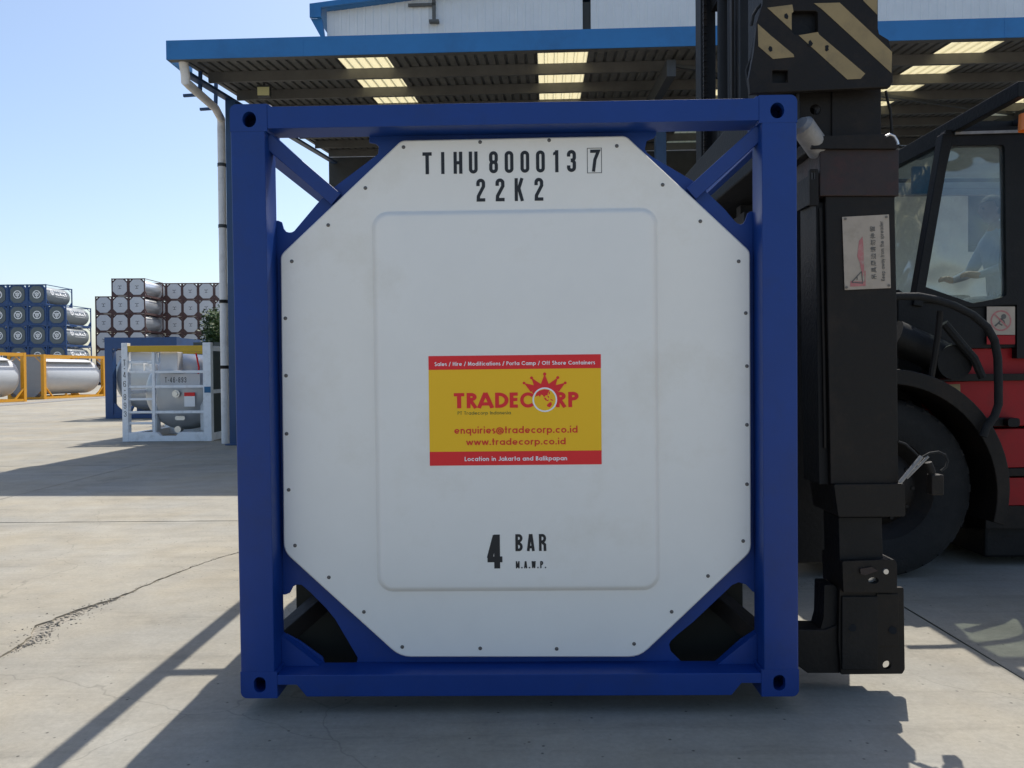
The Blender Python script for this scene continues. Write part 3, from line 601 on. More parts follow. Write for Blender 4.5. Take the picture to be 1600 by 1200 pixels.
# end beams (front and rear)
for yy in (0, 1):
    Y = lambda a, b: (a, b) if not yy else (6.058 - b, 6.058 - a)
    a, b = Y(.001, .150)
    hb = [(-1.057, 2.485), (1.057, 2.485), (1.057, 2.588), (1.046, 2.587), (1.034, 2.5785), (-1.034, 2.5785), (-1.046, 2.587), (-1.057, 2.588)]
    MB().plate(hb, [], a, b).build('top_beam', 'blue', mc, bevel=.0025)
    bb = [(-1.057, .060), (-.972, .060), (-.928, .006), (.928, .006), (.972, .060), (1.057, .060), (1.057, .102), (-1.057, .102)]
    MB().plate(bb, [], a, b).build('bottom_beam', 'blue', mc, bevel=.0025)
# side rails and cross members
for s in (-1, 1):
    MB().box(s * 1.19 - .045, s * 1.19 + .0, .1785, 5.879, 2.47, 2.555).build('top_rail', 'blue', mc, bevel=.006) if s > 0 else MB().box(-1.218, -1.128, .1785, 5.879, 2.47, 2.555).build('top_rail', 'blue', mc, bevel=.006)
    MB().box(min(s * 1.10, s * 1.21), max(s * 1.10, s * 1.21), .1785, 5.879, .012, .135).build('bottom_rail', 'blue', mc, bevel=.006)
    for yb in (2.05, 4.0):
        MB().beam((s * 1.13, yb, 2.47), (s * .55, yb, 2.43), .06, .05).build('cross_strut', 'blue', mc)
# ring plate with four openings
OP = [
 [(-1.075, 2.4935), (-.644, 2.4935), (-.645, 2.46), (-.616, 2.454), (-.602, 2.442), (-.606, 2.408), (-.806, 2.263), (-.882, 2.193), (-.991, 2.069), (-1.002, 2.063), (-1.014, 2.062), (-1.028, 2.066), (-1.04, 2.081), (-1.048, 2.11), (-1.062, 2.116), (-1.0755, 2.117)],
 [(.644, 2.4935), (.643, 2.473), (.632, 2.459), (.601, 2.448), (.592, 2.412), (.600, 2.395), (.623, 2.377), (.829, 2.252), (.944, 2.14), (.989, 2.086), (1.002, 2.074), (1.017, 2.069), (1.029, 2.074), (1.037, 2.085), (1.049, 2.119), (1.062, 2.126), (1.0755, 2.127), (1.0755, 2.4935)],
 [(-1.0755, .414), (-1.061, .414), (-1.04, .422), (-1.025, .451), (-1.005, .461), (-.986, .459), (-.947, .425), (-.878, .354), (-.835, .301), (-.733, .121), (-.74, .095), (-.886, .095), (-.895, .125), (-.999, .201), (-1.058, .232), (-1.0755, .232)],
 [(1.0755, .415), (1.064, .415), (1.033, .448), (1.001, .458), (.973, .447), (.794, .278), (.722, .22), (.693, .192), (.685, .175), (.693, .145), (.742, .095), (.894, .095), (1.009, .199), (1.066, .233), (1.0755, .233)]]
MB().plate([(-1.085, .085), (1.085, .085), (1.085, 2.495), (-1.085, 2.495)], OP, .1515, .163).build('end_ring_plate', 'blue', mc, bevel=.002)
for s in (-1, 1):                      # sloped corner gussets at the foot, tube braces at the head
    MB().plate([(s * 1.068, .1025), (s * 1.068, .243), (s * .893, .1025)], [], .105, .1505).build('corner_gusset', 'blue', mc)
    MB().beam((s * 1.085, .082, 2.460), (s * .795, .150, 2.205), .064, .062, (0, -1, .0)).build('corner_brace', 'blue', mc, bevel=.004)
    MB().beam((s * 1.10, .22, .20), (s * .82, .50, .42), .085, .08, (0, 0, 1)).build('corner_brace', 'steel', mc, bevel=.004)
    MB().beam((s * 1.10, 5.95, 2.44), (s * .80, 5.6, 2.18), .07, .07, (0, 0, 1)).build('corner_brace', 'blue', mc)
    MB().beam((s * 1.12, 5.95, .22), (s * .80, 5.5, .44), .10, .09, (0, 0, 1)).build('corner_brace', 'blue', mc)
    for yb in (.75, 2.3, 3.8, 5.2): MB().beam((s * 1.13, yb, .14), (s * .75, yb, .48), .10, .06, (0, 1, 0)).build('saddle_leg', 'blue', mc)
for yb in (.9, 3.0, 5.1): MB().box(-1.099, 1.099, yb - .05, yb + .05, .03, .12).build('floor_cross_member', 'blue', mc)
# added dark plates with underframe shade in their colour, then rear closing plate
for yb in (.42, 5.62): MB().plate([(-1.09, -.0), (1.09, -.0), (1.09, .56), (-1.09, .56)], [], yb, yb + .02).build('underframe_shade_plate', 'olived', mc)
MB().plate([(-1.06, .62), (-.53, .13), (.53, .13), (1.06, .62), (1.06, 1.94), (.5, 2.45), (-.5, 2.45), (-1.06, 1.94)], [], 5.88, 5.93).build('rear_end_panel', 'panel', mc)
# tank with cladding
prf = [(0.001, .17), (.55, .18), (.90, .24), (1.06, .34), (1.125, .50), (1.135, .60), (1.135, 5.45), (1.125, 5.55), (1.06, 5.7), (.9, 5.8), (0.001, 5.86)]
tk = MB().lathe(prf, (0, 0, 1.30), 'y', 64); tk.build('tank_shell', 'shellgrey', mc, smooth=True)
for yb in (1.3, 2.6, 3.9, 5.0): MB().lathe([(1.1355, yb), (1.142, yb), (1.142, yb + .05), (1.1355, yb + .05)], (0, 0, 1.30), 'y', 64).build('cladding_band', 'shell', mc, smooth=True)
# end panel
PN = [(-.494, 2.456), (.503, 2.460), (1.047, 1.944), (1.046, .607), (.547, .134), (-.533, .139), (-1.053, .621), (-1.043, 1.956)]
po = rpoly(PN, [.018, .018, .018, .03, .05, .05, .04, .02], 4)
pn = MB()
def inset(poly, d):
    c = Vector((0, 1.296)); return [tuple(Vector(p) + (c - Vector(p)).normalized() * d) for p in poly]
k = len(po); i1 = inset(po, .006)
ringv = [[(a, .1495, b) for a, b in po], [(a, .116, b) for a, b in po], [(a, .110, b) for a, b in i1]]
vs = [v for r in ringv for v in r]; fs = [(r * k + i, r * k + (i + 1) % k, (r + 1) * k + (i + 1) % k, (r + 1) * k + i) for r in range(2) for i in range(k)]
RX0, RX1, RZ0, RZ1 = -.632, .640, .436, 2.142
rr0 = rrect(RX0, RX1, RZ0, RZ1, .075, 10); steps = [(0, 0), (.003, .0012), (.008, .0075), (.015, .0165), (.022, .0215), (.030, .023)]
pn.add(vs, fs)
tri = tessellate_polygon([[Vector((a, b, 0)) for a, b in i1], [Vector((a, b, 0)) for a, b in rr0]]); fl_ = i1 + rr0
pn.add([(a, .110, b) for a, b in fl_], [tuple(t) for t in tri])
kk = len(rr0); rings = []
for d, h in steps: rings.append([(a, .110 - h, b) for a, b in rrect(RX0 + d, RX1 - d, RZ0 + d, RZ1 - d, .075 - d * .8, 10)])
pn.add([v for r in rings for v in r], [(r * kk + i, r * kk + (i + 1) % kk, (r + 1) * kk + (i + 1) % kk, (r + 1) * kk + i) for r in range(len(rings) - 1) for i in range(kk)] + [tuple((len(rings) - 1) * kk + i for i in range(kk))])
endp = pn.build('end_panel', 'panel', mc, smooth=True, label='white octagonal end panel with a raised rounded rectangle')
PY = .110; RYY = .0870
SCW = [(-.484, 2.425), (-.143, 2.442), (.163, 2.445), (.462, 2.415), (.663, 2.241), (.828, 2.078), (.996, 1.899), (1.026, 1.67), (1.03, 1.435), (1.029, 1.174), (1.028, .909), (1.01, .655), (.853, .499), (.69, .339), (.521, .195), (.174, .174), (-.17, .178), (-.522, .186), (-.693, .346), (-.849, .504), (-1.0, .649), (-1.024, .901), (-1.029, 1.154), (-1.027, 1.415), (-1.025, 1.672), (-.992, 1.926), (-.826, 2.085), (-.657, 2.247)]
sc0 = None
for i, (a, b) in enumerate(SCW):
    if sc0 is None:
        sc0 = MB().lathe([(.0085, 0), (.0085, -.001), (.0055, -.0012), (.0052, -.004), (.0035, -.005), (.0005, -.0052)], (0, 0, 0), 'y', 10).build('panel_screw', 'screw', endp, smooth=True, loc=(a, PY - .0002, b))
    else: share(sc0, 'panel_screw', endp, (a, PY - .0002, b))
# painted identification
lt = MB(); Y = PY - .0012
def cond(ch, x0, x1, z0, z1, w=.375, y=None, mb=None):
    H_ = z1 - z0; W_ = (x1 - x0) / H_; write(mb or lt, ch, x0, x1, z0, H_, Y if y is None else y, w=w * W_ if ch not in '1I' else .145, font='cond', W=W_)
for ch, a, b in (('T', -.400, -.359), ('H', -.262, -.223), ('U', -.194, -.155), ('8', -.104, -.065), ('0', -.035, .004), ('0', .035, .074), ('0', .104, .143), ('3', .241, .281), ('7', .344, .382)):
    cond(ch, a, b, 2.3035, 2.4005)
for c_, wd in ((-.310, .0145), (.196, .0145)): lt.add([(c_ - wd / 2, Y, 2.3035), (c_ + wd / 2, Y, 2.3035), (c_ + wd / 2, Y, 2.4005), (c_ - wd / 2, Y, 2.4005)], [(0, 1, 2, 3)])
lt.add([(.180, Y - .0001, 2.378), (.192, Y - .0001, 2.382), (.192, Y - .0001, 2.398), (.180, Y - .0001, 2.389)], [(0, 1, 2, 3)])
for j, (a0, a1, b0, b1) in enumerate(((.330, .395, 2.297, 2.2995), (.330, .395, 2.4055, 2.408), (.330, .3325, 2.2996, 2.4054), (.3925, .395, 2.2996, 2.4054))): lt.add([(a0, Y, b0), (a1, Y, b0), (a1, Y, b1), (a0, Y, b1)], [(0, 1, 2, 3)])
for ch, a, b in (('2', -.162, -.123), ('2', -.077, -.037), ('K', .008, .046), ('2', .096, .135)): cond(ch, a, b, 2.179, 2.280)
lt.build('identification_lettering', 'black', endp, label='black characters TIHU 800013 7 and 22K2')
lt = MB(); Y = RYY - .0012
cond('4', -.131, -.066, .545, .697, w=.40)
for ch, a, b in (('B', -.006, .026), ('A', .046, .079), ('R', .099, .131)): cond(ch, a, b, .622, .698, w=.37)
write(lt, 'M.A.W.P.', -.005, .130, .545, .032, Y, w=.19, font='cond', W=.44, track=.24)
lt.build('pressure_lettering', 'black', endp, label='black characters 4 BAR M.A.W.P.')
# advert watermark, added as a sticker on the end panel
SX0, SX1, SZ0, SZ1 = -.383, .381, 1.007, 1.495; y0 = RYY - .001
st = MB().box(SX0, SX1, y0 - .0006, y0, SZ0 + .062, SZ1 - .0615).build('watermark_sticker', 'yellow', mc, label='yellow and red TRADECORP watermark, added as a sticker')
MB().box(SX0, SX1, y0 - .0006, y0, SZ1 - .0614, SZ1).build('red_band', 'red', st); MB().box(SX0, SX1, y0 - .0006, y0, SZ0, SZ0 + .0619).build('red_band', 'red', st)
sw, sh = SX1 - SX0, SZ1 - SZ0
def sxp(px): return SX0 + (px - 60) / 1480 * sw
def szp(py): return SZ1 - (py - 77) / 948 * sh
yl = y0 - .0016
a = MB(); write(a, 'Sales / Hire / Modifications / Porta Camp / Off Shore Containers', sxp(113), sxp(1490), szp(163), szp(130) - szp(163), yl, w=.17, track=.12); a.build('top_band_lettering', 'white', st, label='white words Sales / Hire / Modifications / Porta Camp / Off Shore Containers'); a = MB()
write(a, 'Location in Jakarta and Balikpapan', sxp(362), sxp(1243), szp(987), szp(950) - szp(987), yl, w=.17, track=.12); a.build('foot_band_lettering', 'white', st, label='white words Location in Jakarta and Balikpapan')
a = MB()
for ch, p0, p1 in (('T', 275, 365), ('R', 385, 470), ('A', 485, 610), ('D', 630, 738), ('E', 755, 828), ('C', 845, 962), ('R', 1152, 1235), ('P', 1258, 1338)):
    write(a, ch, sxp(p0), sxp(p1), szp(530), szp(398) - szp(530), yl, w=.215)
a.build('name_lettering', 'red', st)
a = MB(); write(a, 'enquiries@tradecorp.co.id', sxp(275), sxp(1335), szp(750), szp(690) - szp(750), yl, w=.175, track=.13)
write(a, 'www.tradecorp.co.id', sxp(378), sxp(1232), szp(850), szp(793) - szp(850), yl, w=.175, track=.13); a.build('contact_lettering', 'red2', st)
a = MB(); write(a, 'PT Tradecorp Indonesia', sxp(306), sxp(764), szp(586), szp(557) - szp(586), yl, w=.14, track=.12); a.build('company_lettering', 'olive', st)
cr = MB(); tips = [((880, 318), 12), ((945, 274), 13), ((1058, 242), 14), ((1170, 274), 13), ((1234, 320), 12)]
crown = [(945, 395), (968, 378), (888, 326), (875, 312), (1000, 352 - 12), (938, 284), (952, 268), (1028, 330), (1050, 250), (1066, 250), (1088, 330), (1163, 268), (1178, 284), (1112, 345), (1238, 312), (1228, 328), (1150, 378), (1172, 395)]
crown = [(945, 395), (960, 382), (884, 326), (890, 312), (990, 352), (1000, 350), (940, 282), (955, 270), (1020, 325), (1030, 325), (1052, 252), (1064, 252), (1086, 325), (1096, 325), (1161, 270), (1176, 282), (1116, 350), (1126, 352), (1225, 314), (1232, 328), (1158, 382), (1172, 395), (1130, 440), (980, 440)]
cr.plate([(sxp(a_), szp(b_)) for a_, b_ in ((945, 395), (985, 352), (1022, 332), (1058, 326), (1094, 332), (1131, 352), (1172, 395), (1130, 440), (980, 440))], [], yl - .0002, yl)
for q_, tri in enumerate((((880, 318), (938, 396), (1000, 346)), ((945, 274), (975, 378), (1034, 334)), ((1058, 242), (1018, 345), (1098, 345)), ((1170, 274), (1141, 378), (1082, 334)), ((1234, 320), (1178, 396), (1116, 346)))):
    cr.plate([(sxp(a_), szp(b_)) for a_, b_ in tri], [], yl - .00035 - q_ * .00006, yl - .0002)
for (c_, r0) in tips: cr.plate([(sxp(c_[0] + r0 * cos(t_ * pi / 7)), szp(c_[1] + r0 * sin(t_ * pi / 7))) for t_ in range(14)], [], yl - .0003, yl)
cr.build('crown_emblem', 'red', st)
g = MB(); g.cur = 0; pc = lambda r0, n=36: [(sxp(1057 + r0 * cos(2 * pi * i / n)), szp(463 + r0 * sin(2 * pi * i / n))) for i in range(n)]
g.plate(pc(106), [], yl - .0006, yl - .0004)
g.cur = 1; g.plate(pc(93), [], yl - .0009, yl - .0007); g.cur = 2
for poly in ([(985, 405), (1010, 385), (1050, 374), (1090, 378), (1098, 384), (1085, 405), (1082, 425), (1062, 428), (1052, 445), (1040, 425), (1025, 420), (1015, 440), (1005, 425), (990, 432), (975, 440)], [(1072, 510), (1095, 488), (1112, 482), (1118, 505), (1100, 530), (1078, 522)], [(1048, 450), (1062, 445), (1078, 465), (1092, 462), (1086, 476), (1064, 470)], [(1100, 455), (1120, 462), (1132, 476), (1112, 470)], [(1090, 400), (1100, 392), (1102, 410), (1092, 420)], [(1078, 432), (1090, 430), (1096, 448), (1086, 446)]):
    g.plate([(sxp(a_), szp(b_)) for a_, b_ in poly], [], yl - .0012, yl - .0010)
g.build('globe_emblem', ['white', 'yellow', 'red'], st)

# ================================================================== CONTAINER HANDLER
HB = Vector((4.2, 6.6, 0))
hd = thing('container_handler', 'dirty black and red container handler with striped spreader, gripping the blue container', 'container handler', HB)
def off(mb): return mb.shift((-HB.x, -HB.y, 0))
def pp(pts, Y): return [(q.x, q.z) for q in (atY(a_, b_, Y) for a_, b_ in pts)]
def hplate(name, pts, Y, depth, m, holes=(), parent=None, bevel=0.0, label=None):
    return off(MB().plate(pp(pts, Y), [pp(h, Y) for h in holes], Y, Y + depth)).build(name, m, parent or hd, bevel=bevel, label=label)
def R4(x0, x1, y0, y1): return [(x0, y0), (x1, y0), (x1, y1), (x0, y1)]
YS_ = 3.56
sqh = [(1239, 17), (1275, 17), (1278, 20), (1278, 50), (1275, 54), (1242, 54), (1238, 50), (1238, 20)]
sq2 = R4(1207, 1231, 110, 129)
spr = hplate('spreader_end_plate', [(1192, 5), (1192, -60), (1372, -60), (1372, 44), (1374, 53), (1389, 62), (1394, 83), (1395, 128), (1391, 136), (1172, 146), (1170, 122), (1178, 80), (1183, 33)], YS_, .03, 'steel', [sqh, sq2], bevel=.003)
hplate('spreader_beam', [(1200, -55), (1365, -55), (1365, 130), (1200, 130)], YS_ + .034, .30, 'steel2')
off(MB().box(1.36, 1.72, YS_ + .35, 9.4, 2.62, 3.02)).build('spreader_beam', 'steel2', hd, bevel=.01)
for pts in ([(1199, 12), (1238, 7), (1240, 18), (1237, 21), (1237, 47)], [(1248, 55), (1278, 50), (1280, 54), (1352, 115), (1345, 123), (1324, 124)], [(1272, 5), (1312, 4), (1394, 81), (1393, 114), (1284, 14)], [(1349, 1), (1349, -40), (1371, -40), (1371, 23)], [(1184, 37), (1204, 55), (1240, 85), (1241, 89), (1208, 92), (1185, 72)], [(1230, -55), (1262, -55), (1300, -10), (1290, -3), (1262, -3)]):
    off(MB().plate(pp(pts, YS_ - .0015), [], YS_ - .0015, YS_ - .0005)).build('hazard_stripe', 'stripe', spr)
for x_, y_ in ((1229, 26), (1266, 68), (1204, 76), (1292, 75)):
    off(MB().plate(pp([(x_ + random.uniform(2, 5) * cos(t_), y_ + random.uniform(3, 6) * sin(t_)) for t_ in [i * pi / 4 for i in range(8)]], YS_ - .003), [], YS_ - .003, YS_ - .002)).build('paint_chip', 'steel2', spr)
YL = 3.62
hplate('leg_head', R4(1300, 1377, 130, 214), YL + .02, .22, 'steel', bevel=.004)
hplate('lug_plate', [(1249, 143), (1306, 140), (1306, 214), (1292, 222), (1266, 214), (1250, 190)], YL + .03, .05, 'steel', [[(1274 + 8 * cos(t_), 171 + 8 * sin(t_)) for t_ in [i * pi / 8 for i in range(16)]]], bevel=.003)
a = atY(1253, 196, 3.58); b = atY(1280, 234, 3.66)
off(MB().cyl(a, b, .052, 20).cyl(a - (b - a) * .10, a, .034, 20, .05)).build('guide_roller', 'grip', hd, smooth=True)
hplate('leg_flange', rpoly([(1268, 213), (1388, 209), (1402, 213), (1405, 224), (1404, 232), (1268, 232)], 3, 3), YL - .03, .34, 'steel', bevel=.004)
off(MB().tube([atY(x_, y_, 3.56) for x_, y_ in ((1384, 213), (1390, 210), (1397, 213), (1402, 221), (1403, 226))], .006, 8)).build('bright_clip', 'chrome', hd, smooth=True)
hplate('leg_housing', R4(1281, 1405, 233, 306), YL - .01, .30, 'rust', bevel=.005)
hplate('side_guide', rpoly(R4(1265, 1279, 264, 321), 2, 2), YL - .02, .02, 'steel', [R4(1268, 1274, 268, 280)], bevel=.002)
hplate('side_guide', R4(1270, 1280, 270, 316), YL + .01, .20, 'steel2')
leg = hplate('outer_leg', [(1290, 306), (1398, 306), (1402, 500), (1404, 757), (1298, 757), (1293, 500)], YL, .26, 'steel', bevel=.005)
hplate('leg_side_channel', [(1275, 316), (1289, 316), (1293, 560), (1296, 757), (1280, 757), (1277, 560)], YL + .03, .2, 'steel2', bevel=.003)
hplate('leg_cable', [(1281, 325), (1284, 325), (1289, 560), (1291, 700), (1288, 700), (1286, 560)], YL + .015, .012, 'steel')
hplate('leg_collar', rpoly([(1303, 757), (1414, 756), (1415, 807), (1310, 808)], 3, 2), YL - .02, .30, 'steel', bevel=.005)
hplate('inner_leg', [(1310, 808), (1378, 808), (1380, 878), (1312, 878)], YL + .03, .18, 'steel2', bevel=.004)
pin = hplate('lock_block', rpoly([(1316, 877), (1398, 874), (1402, 882), (1402, 926), (1318, 926)], 3, 2), YL + .0, .24, 'steel', [circ(1365, 907, 8, 14, 5)], bevel=.004)
hplate('pin_recess', R4(1352, 1378, 893, 914), YL + .03, .012, 'chrome')
off(MB().lathe([(.0001, -.004), (.012, -.004), (.014, 0), (.014, .01)], atY(1384, 893, YL), 'y', 12)).build('bolt', 'chrome', hd, smooth=True)
hplate('pin_handle', [(1344, 889), (1362, 886), (1372, 892), (1352, 899), (1345, 897)], YL - .01, .012, 'rust')
hplate('foot_plate', rpoly([(1312, 920), (1412, 918), (1414, 1046), (1410, 1053), (1314, 1054), (1310, 1000)], 2, 2), YL + .03, .022, 'steel', [circ(1386, 1039, 6.5, 14)], bevel=.002)
hplate('foot_box', [(1318, 926), (1405, 924), (1406, 1012), (1370, 1014), (1366, 1046), (1318, 1046)], YL + .053, .13, 'steel', bevel=.003)
hplate('foot_block', R4(1316, 1372, 932, 1047), YL + .018, .012, 'steel2', bevel=.003)
hplate('foot_block', R4(1370, 1404, 928, 1010), YL + .022, .008, 'steel', bevel=.003)
for x_, y_ in ((1332, 981), (1395, 985)):
    off(MB().cyl(atY(x_, y_, YL + .012), atY(x_, y_, YL + .03), .017, 12)).build('bolt', 'steel2', hd)
hplate('foot_arm', [(1246, 984), (1290, 984), (1312, 975), (1312, 1052), (1262, 1052), (1246, 1040)], YL + .05, .14, 'steel', bevel=.004)
hplate('locking_cylinder', rpoly([(1288, 914), (1304, 914), (1312, 925), (1312, 996), (1306, 1003), (1286, 1000), (1280, 990), (1287, 965)], 3, 3), YL + .06, .12, 'steel2', bevel=.004)
# sensor and cable
a = atY(1406, 754, 3.6); b = atY(1440, 713, 3.58)
off(MB().tube([a, b], .010, 8).tube([a + Vector((.03, 0, .02)), b + Vector((.03, 0, .0))], .007, 8)).build('sensor_rod', 'grip', hd, smooth=True)
sb = atY(1464, 752, 3.58)
off(MB().box(sb.x - .028, sb.x + .028, 3.57, 3.62, sb.z - .062, sb.z + .03).cyl((sb.x - .01, 3.6, sb.z + .03), atY(1450, 722, 3.6), .018, 10)).build('sensor_box', 'steel', hd, bevel=.006)
cb = [atY(x_, y_, 3.58) for x_, y_ in ((1440, 715), (1452, 708), (1466, 706), (1477, 711), (1481, 720), (1478, 730), (1470, 736))]
off(MB().tube(cb, .0055, 8)).build('sensor_cable', 'rubber', hd, smooth=True)
off(MB().tube([atY(x_, y_, 3.62) for x_, y_ in ((1404, 690), (1415, 694), (1428, 706), (1438, 716))], .005, 8)).build('sensor_cable', 'rubber', hd, smooth=True)
off(MB().tube([atY(x_, y_, 3.75) for x_, y_ in ((1384, 142), (1387, 158), (1391, 172), (1393, 200), (1394, 215))], .006, 6)).build('hydraulic_hose', 'rubber', hd, smooth=True)
off(MB().tube([atY(x_, y_, 3.6) for x_, y_ in ((1194, 2), (1183, 14), (1177, 24), (1174, 40))], .007, 6)).build('hydraulic_hose', 'rubber', hd, smooth=True)
off(MB().tube([atY(x_, y_, 3.7) for x_, y_ in ((1181, 60), (1176, 90), (1168, 110), (1171, 135))], .012, 6)).build('hydraulic_hose', 'rubber', hd, smooth=True)
# keep-away sign on the leg
sp_ = pp([(1316, 339), (1389, 335), (1392, 450), (1320, 453)], YL - .006)
sg = off(MB().plate(sp_, [], YL - .006, YL - .003)).build('warning_sign', 'signw', hd, label='faded white warning sign with red strip, turned on its side')
S0 = atY(1320, 453, YL); e1 = (atY(1316, 339, YL) - S0); e2 = (atY(1392, 450, YL) - S0)   # e1 up = reading direction
def SP(s, t, y): q = S0 + e1 * s + e2 * t; return (q.x, y, q.z)
m = MB(); yq = YL - .0072
def sq(pts): m.add([SP(s, t, yq) for s, t in pts], [tuple(range(len(pts)))])
sq([(.04, .10), (.04, .42), (.10, .42), (.12, .12)]); sq([(.10, .36), (.28, .42), (.62, .42), (.72, .41), (.66, .33), (.45, .28), (.36, .33), (.25, .36)]); sq([(.04, .421), (.25, .421), (.25, .45), (.04, .44)])
off(m).build('sign_print', 'signr', sg)
m = MB()
for seg in (((.10, .14), (.24, .36)), ((.24, .36), (.08, .38)), ((.08, .38), (.10, .14))): 
    a_, b_ = Vector(seg[0]), Vector(seg[1]); n_ = Vector((-(b_ - a_).y, (b_ - a_).x)).normalized() * .008
    m.add([SP(*(a_ + n_), yq - .0006), SP(*(b_ + n_), yq - .0006), SP(*(b_ - n_), yq - .0006), SP(*(a_ - n_), yq - .0006)], [(0, 1, 2, 3)])
m.add([SP(s, t, yq - .0008) for s, t in ((.13, .25), (.17, .25), (.17, .27), (.13, .27))], [(0, 1, 2, 3)])
off(m).build('sign_symbol', 'sign_black', sg)
m = MB(); L1 = (atY(1316, 339, YL) - S0).length
def sign_line(text, s0, s1, t0, hgt, w_):
    gl = []; cur = 0
    for ch in text:
        s_, adv = glyph_geo(ch, w_) if ch != ' ' else ([], .32)
        gl.append((s_, cur)); cur += adv + .1
    k_ = (s1 - s0) / cur
    for s_, cx in gl:
        for j_, line in enumerate(s_): ribbon(m, line, w_, lambda p, cx=cx, j_=j_: SP(s0 + (cx + p[0]) * k_, t0 - p[1] * hgt, yq - .0004 * (j_ + 1)))
def y_glyph():
    return
_gg = glyph_geo
def glyph_geo(ch, w_):
    if ch == 'y': return [[(.02, .70), (.26, .05)], [(.50, .70), (.16, -.28)]], .5
    if ch == 'K': return [[(w_ / 2, 0), (w_ / 2, 1)], [(w_, .38), (.5, 1)], [(.2, .56), (.56, 0)]], .58
    return _gg(ch, w_)
sign_line('Keep away from the spreader', .10, .92, .865, .085, .15)
off(m).build('sign_lettering', 'sign_black', sg)
try:
    cu = bpy.data.curves.new('cjk', 'FONT'); cu.body = '吊具周边请勿停留'; cu.size = .034; cu.space_character = 1.28; cu.offset = .0004; ob = bpy.data.objects.new('cjk', cu); COL.objects.link(ob)
    dg = bpy.context.evaluated_depsgraph_get(); me = bpy.data.meshes.new_from_object(ob.evaluated_get(dg)); me.name = 'sign_characters'
    xs_ = [v.co.x for v in me.vertices]; x0_, x1_ = min(xs_), max(xs_); zs_ = [v.co.y for v in me.vertices]; z0_, z1_ = min(zs_), max(zs_)
    for v in me.vertices:
        q = S0 + e1 * (.13 + .72 * (v.co.x - x0_) / (x1_ - x0_)) + e2 * (.685 - .115 * (v.co.y - z0_) / (z1_ - z0_)); v.co = (q.x - HB.x, yq - .001 - HB.y, q.z)
    me.materials.clear(); me.materials.append(M['sign_black']); o2 = bpy.data.objects.new('sign_characters', me); COL.objects.link(o2); o2.parent = sg
    bpy.data.objects.remove(ob)
except Exception as ex: print('cjk', ex)
for x_, y_ in ((1385, 339), (1389, 446), (1323, 449), (1321, 342)):
    off(MB().cyl(atY(x_, y_, YL - .011), atY(x_, y_, YL - .007), .006, 8)).build('sign_rivet', 'screw', sg)

# mast
for (x0, x1, y0_, y1_) in ((1.70, 1.83, 5.9, 6.12), (1.66, 1.79, 6.95, 7.15)):
    off(MB().box(x0, x1, y0_, y1_, .35, 5.6)).build('mast_rail', 'steel2', hd, bevel=.008)
off(MB().box(1.90, 2.04, 5.94, 6.10, .4, 5.2)).build('mast_rail', 'steel2', hd, bevel=.008)
off(MB().box(1.86, 1.98, 6.98, 7.13, .4, 5.2)).build('mast_rail', 'steel2', hd, bevel=.008)
for z in (.6, 2.3, 3.4, 4.6): off(MB().box(1.75, 1.90, 6.121, 6.949, z, z + .25)).build('mast_crossbar', 'steel2', hd)
off(MB().cyl((1.80, 6.35, .6), (1.80, 6.35, 4.6), .07, 14)).build('lift_cylinder', 'steel2', hd, smooth=True)
off(MB().cyl((1.80, 6.70, .6), (1.80, 6.70, 4.9), .06, 14)).build('lift_cylinder', 'steel2', hd, smooth=True)
ch = MB()
for i in range(150): z = .9 + i * .03; ch.box(1.665, 1.69, 6.86 + (i % 2) * .006, 6.90 + (i % 2) * .006, z, z + .024)
off(ch).build('lift_chain', 'steel', hd, kind='stuff')
off(MB().box(1.665, 1.685, 6.0, 6.06, .9, 5.4)).build('chain_anchor', 'steel', hd)
# added sun blocker, then carriage
off(MB().box(1.32, 1.78, 4.2, 4.3, .47, 2.61)).build('sun_blocker', 'steel2', hd, bevel=.006)  # box added to block sunlight between container and spreader leg
for z in (.75, 1.55, 2.35): off(MB().box(1.52, 1.66, 5.2, 8.0, z, z + .18)).build('carriage_bar', 'steel2', hd, bevel=.006)
for yy in (5.35, 6.5, 7.7): off(MB().box(1.54, 1.65, yy, yy + .1, .93, 2.6)).build('carriage_upright', 'steel2', hd)
# chassis, body
CH_Y = 5.92
hplate('body_panel', [(1455, 597), (1720, 590), (1720, 663), (1500, 668), (1480, 640)], CH_Y - .02, 1.9, 'fred', bevel=.01, label='bright red middle side panel')
hplate('body_panel', [(1500, 671), (1720, 668), (1720, 728), (1530, 732)], CH_Y - .01, 1.9, 'fred', bevel=.01)
hplate('body_panel', [(1480, 545), (1720, 543), (1720, 584), (1450, 586)], CH_Y + .06, 1.75, 'fred', bevel=.01)
hplate('side_step_rail', [(1420, 585), (1720, 583), (1720, 593), (1420, 597)], CH_Y - .06, .3, 'steel', bevel=.004)
hplate('side_step_rail', [(1519, 654), (1590, 653), (1593, 660), (1588, 666), (1519, 667)], CH_Y - .10, .08, 'steel', bevel=.005)
hplate('grab_knob', rpoly([(1575, 654), (1594, 653), (1594, 667), (1575, 667)], 5, 3), CH_Y - .16, .06, 'steel2', bevel=.005)
hplate('chassis_rail', [(1530, 733), (1720, 729), (1720, 742), (1535, 745)], CH_Y - .02, 1.8, 'steel', bevel=.004)
hplate('body_panel', [(1560, 747), (1720, 744), (1720, 788), (1560, 790)], CH_Y, 1.8, 'fred', bevel=.006)
hplate('lower_step', [(1540, 791), (1720, 789), (1720, 826), (1540, 826)], CH_Y, 1.8, 'steel', bevel=.006)
off(MB().box(2.2, 5.4, CH_Y + .32, 7.55, .24, 1.45)).build('chassis', 'steel2', hd)
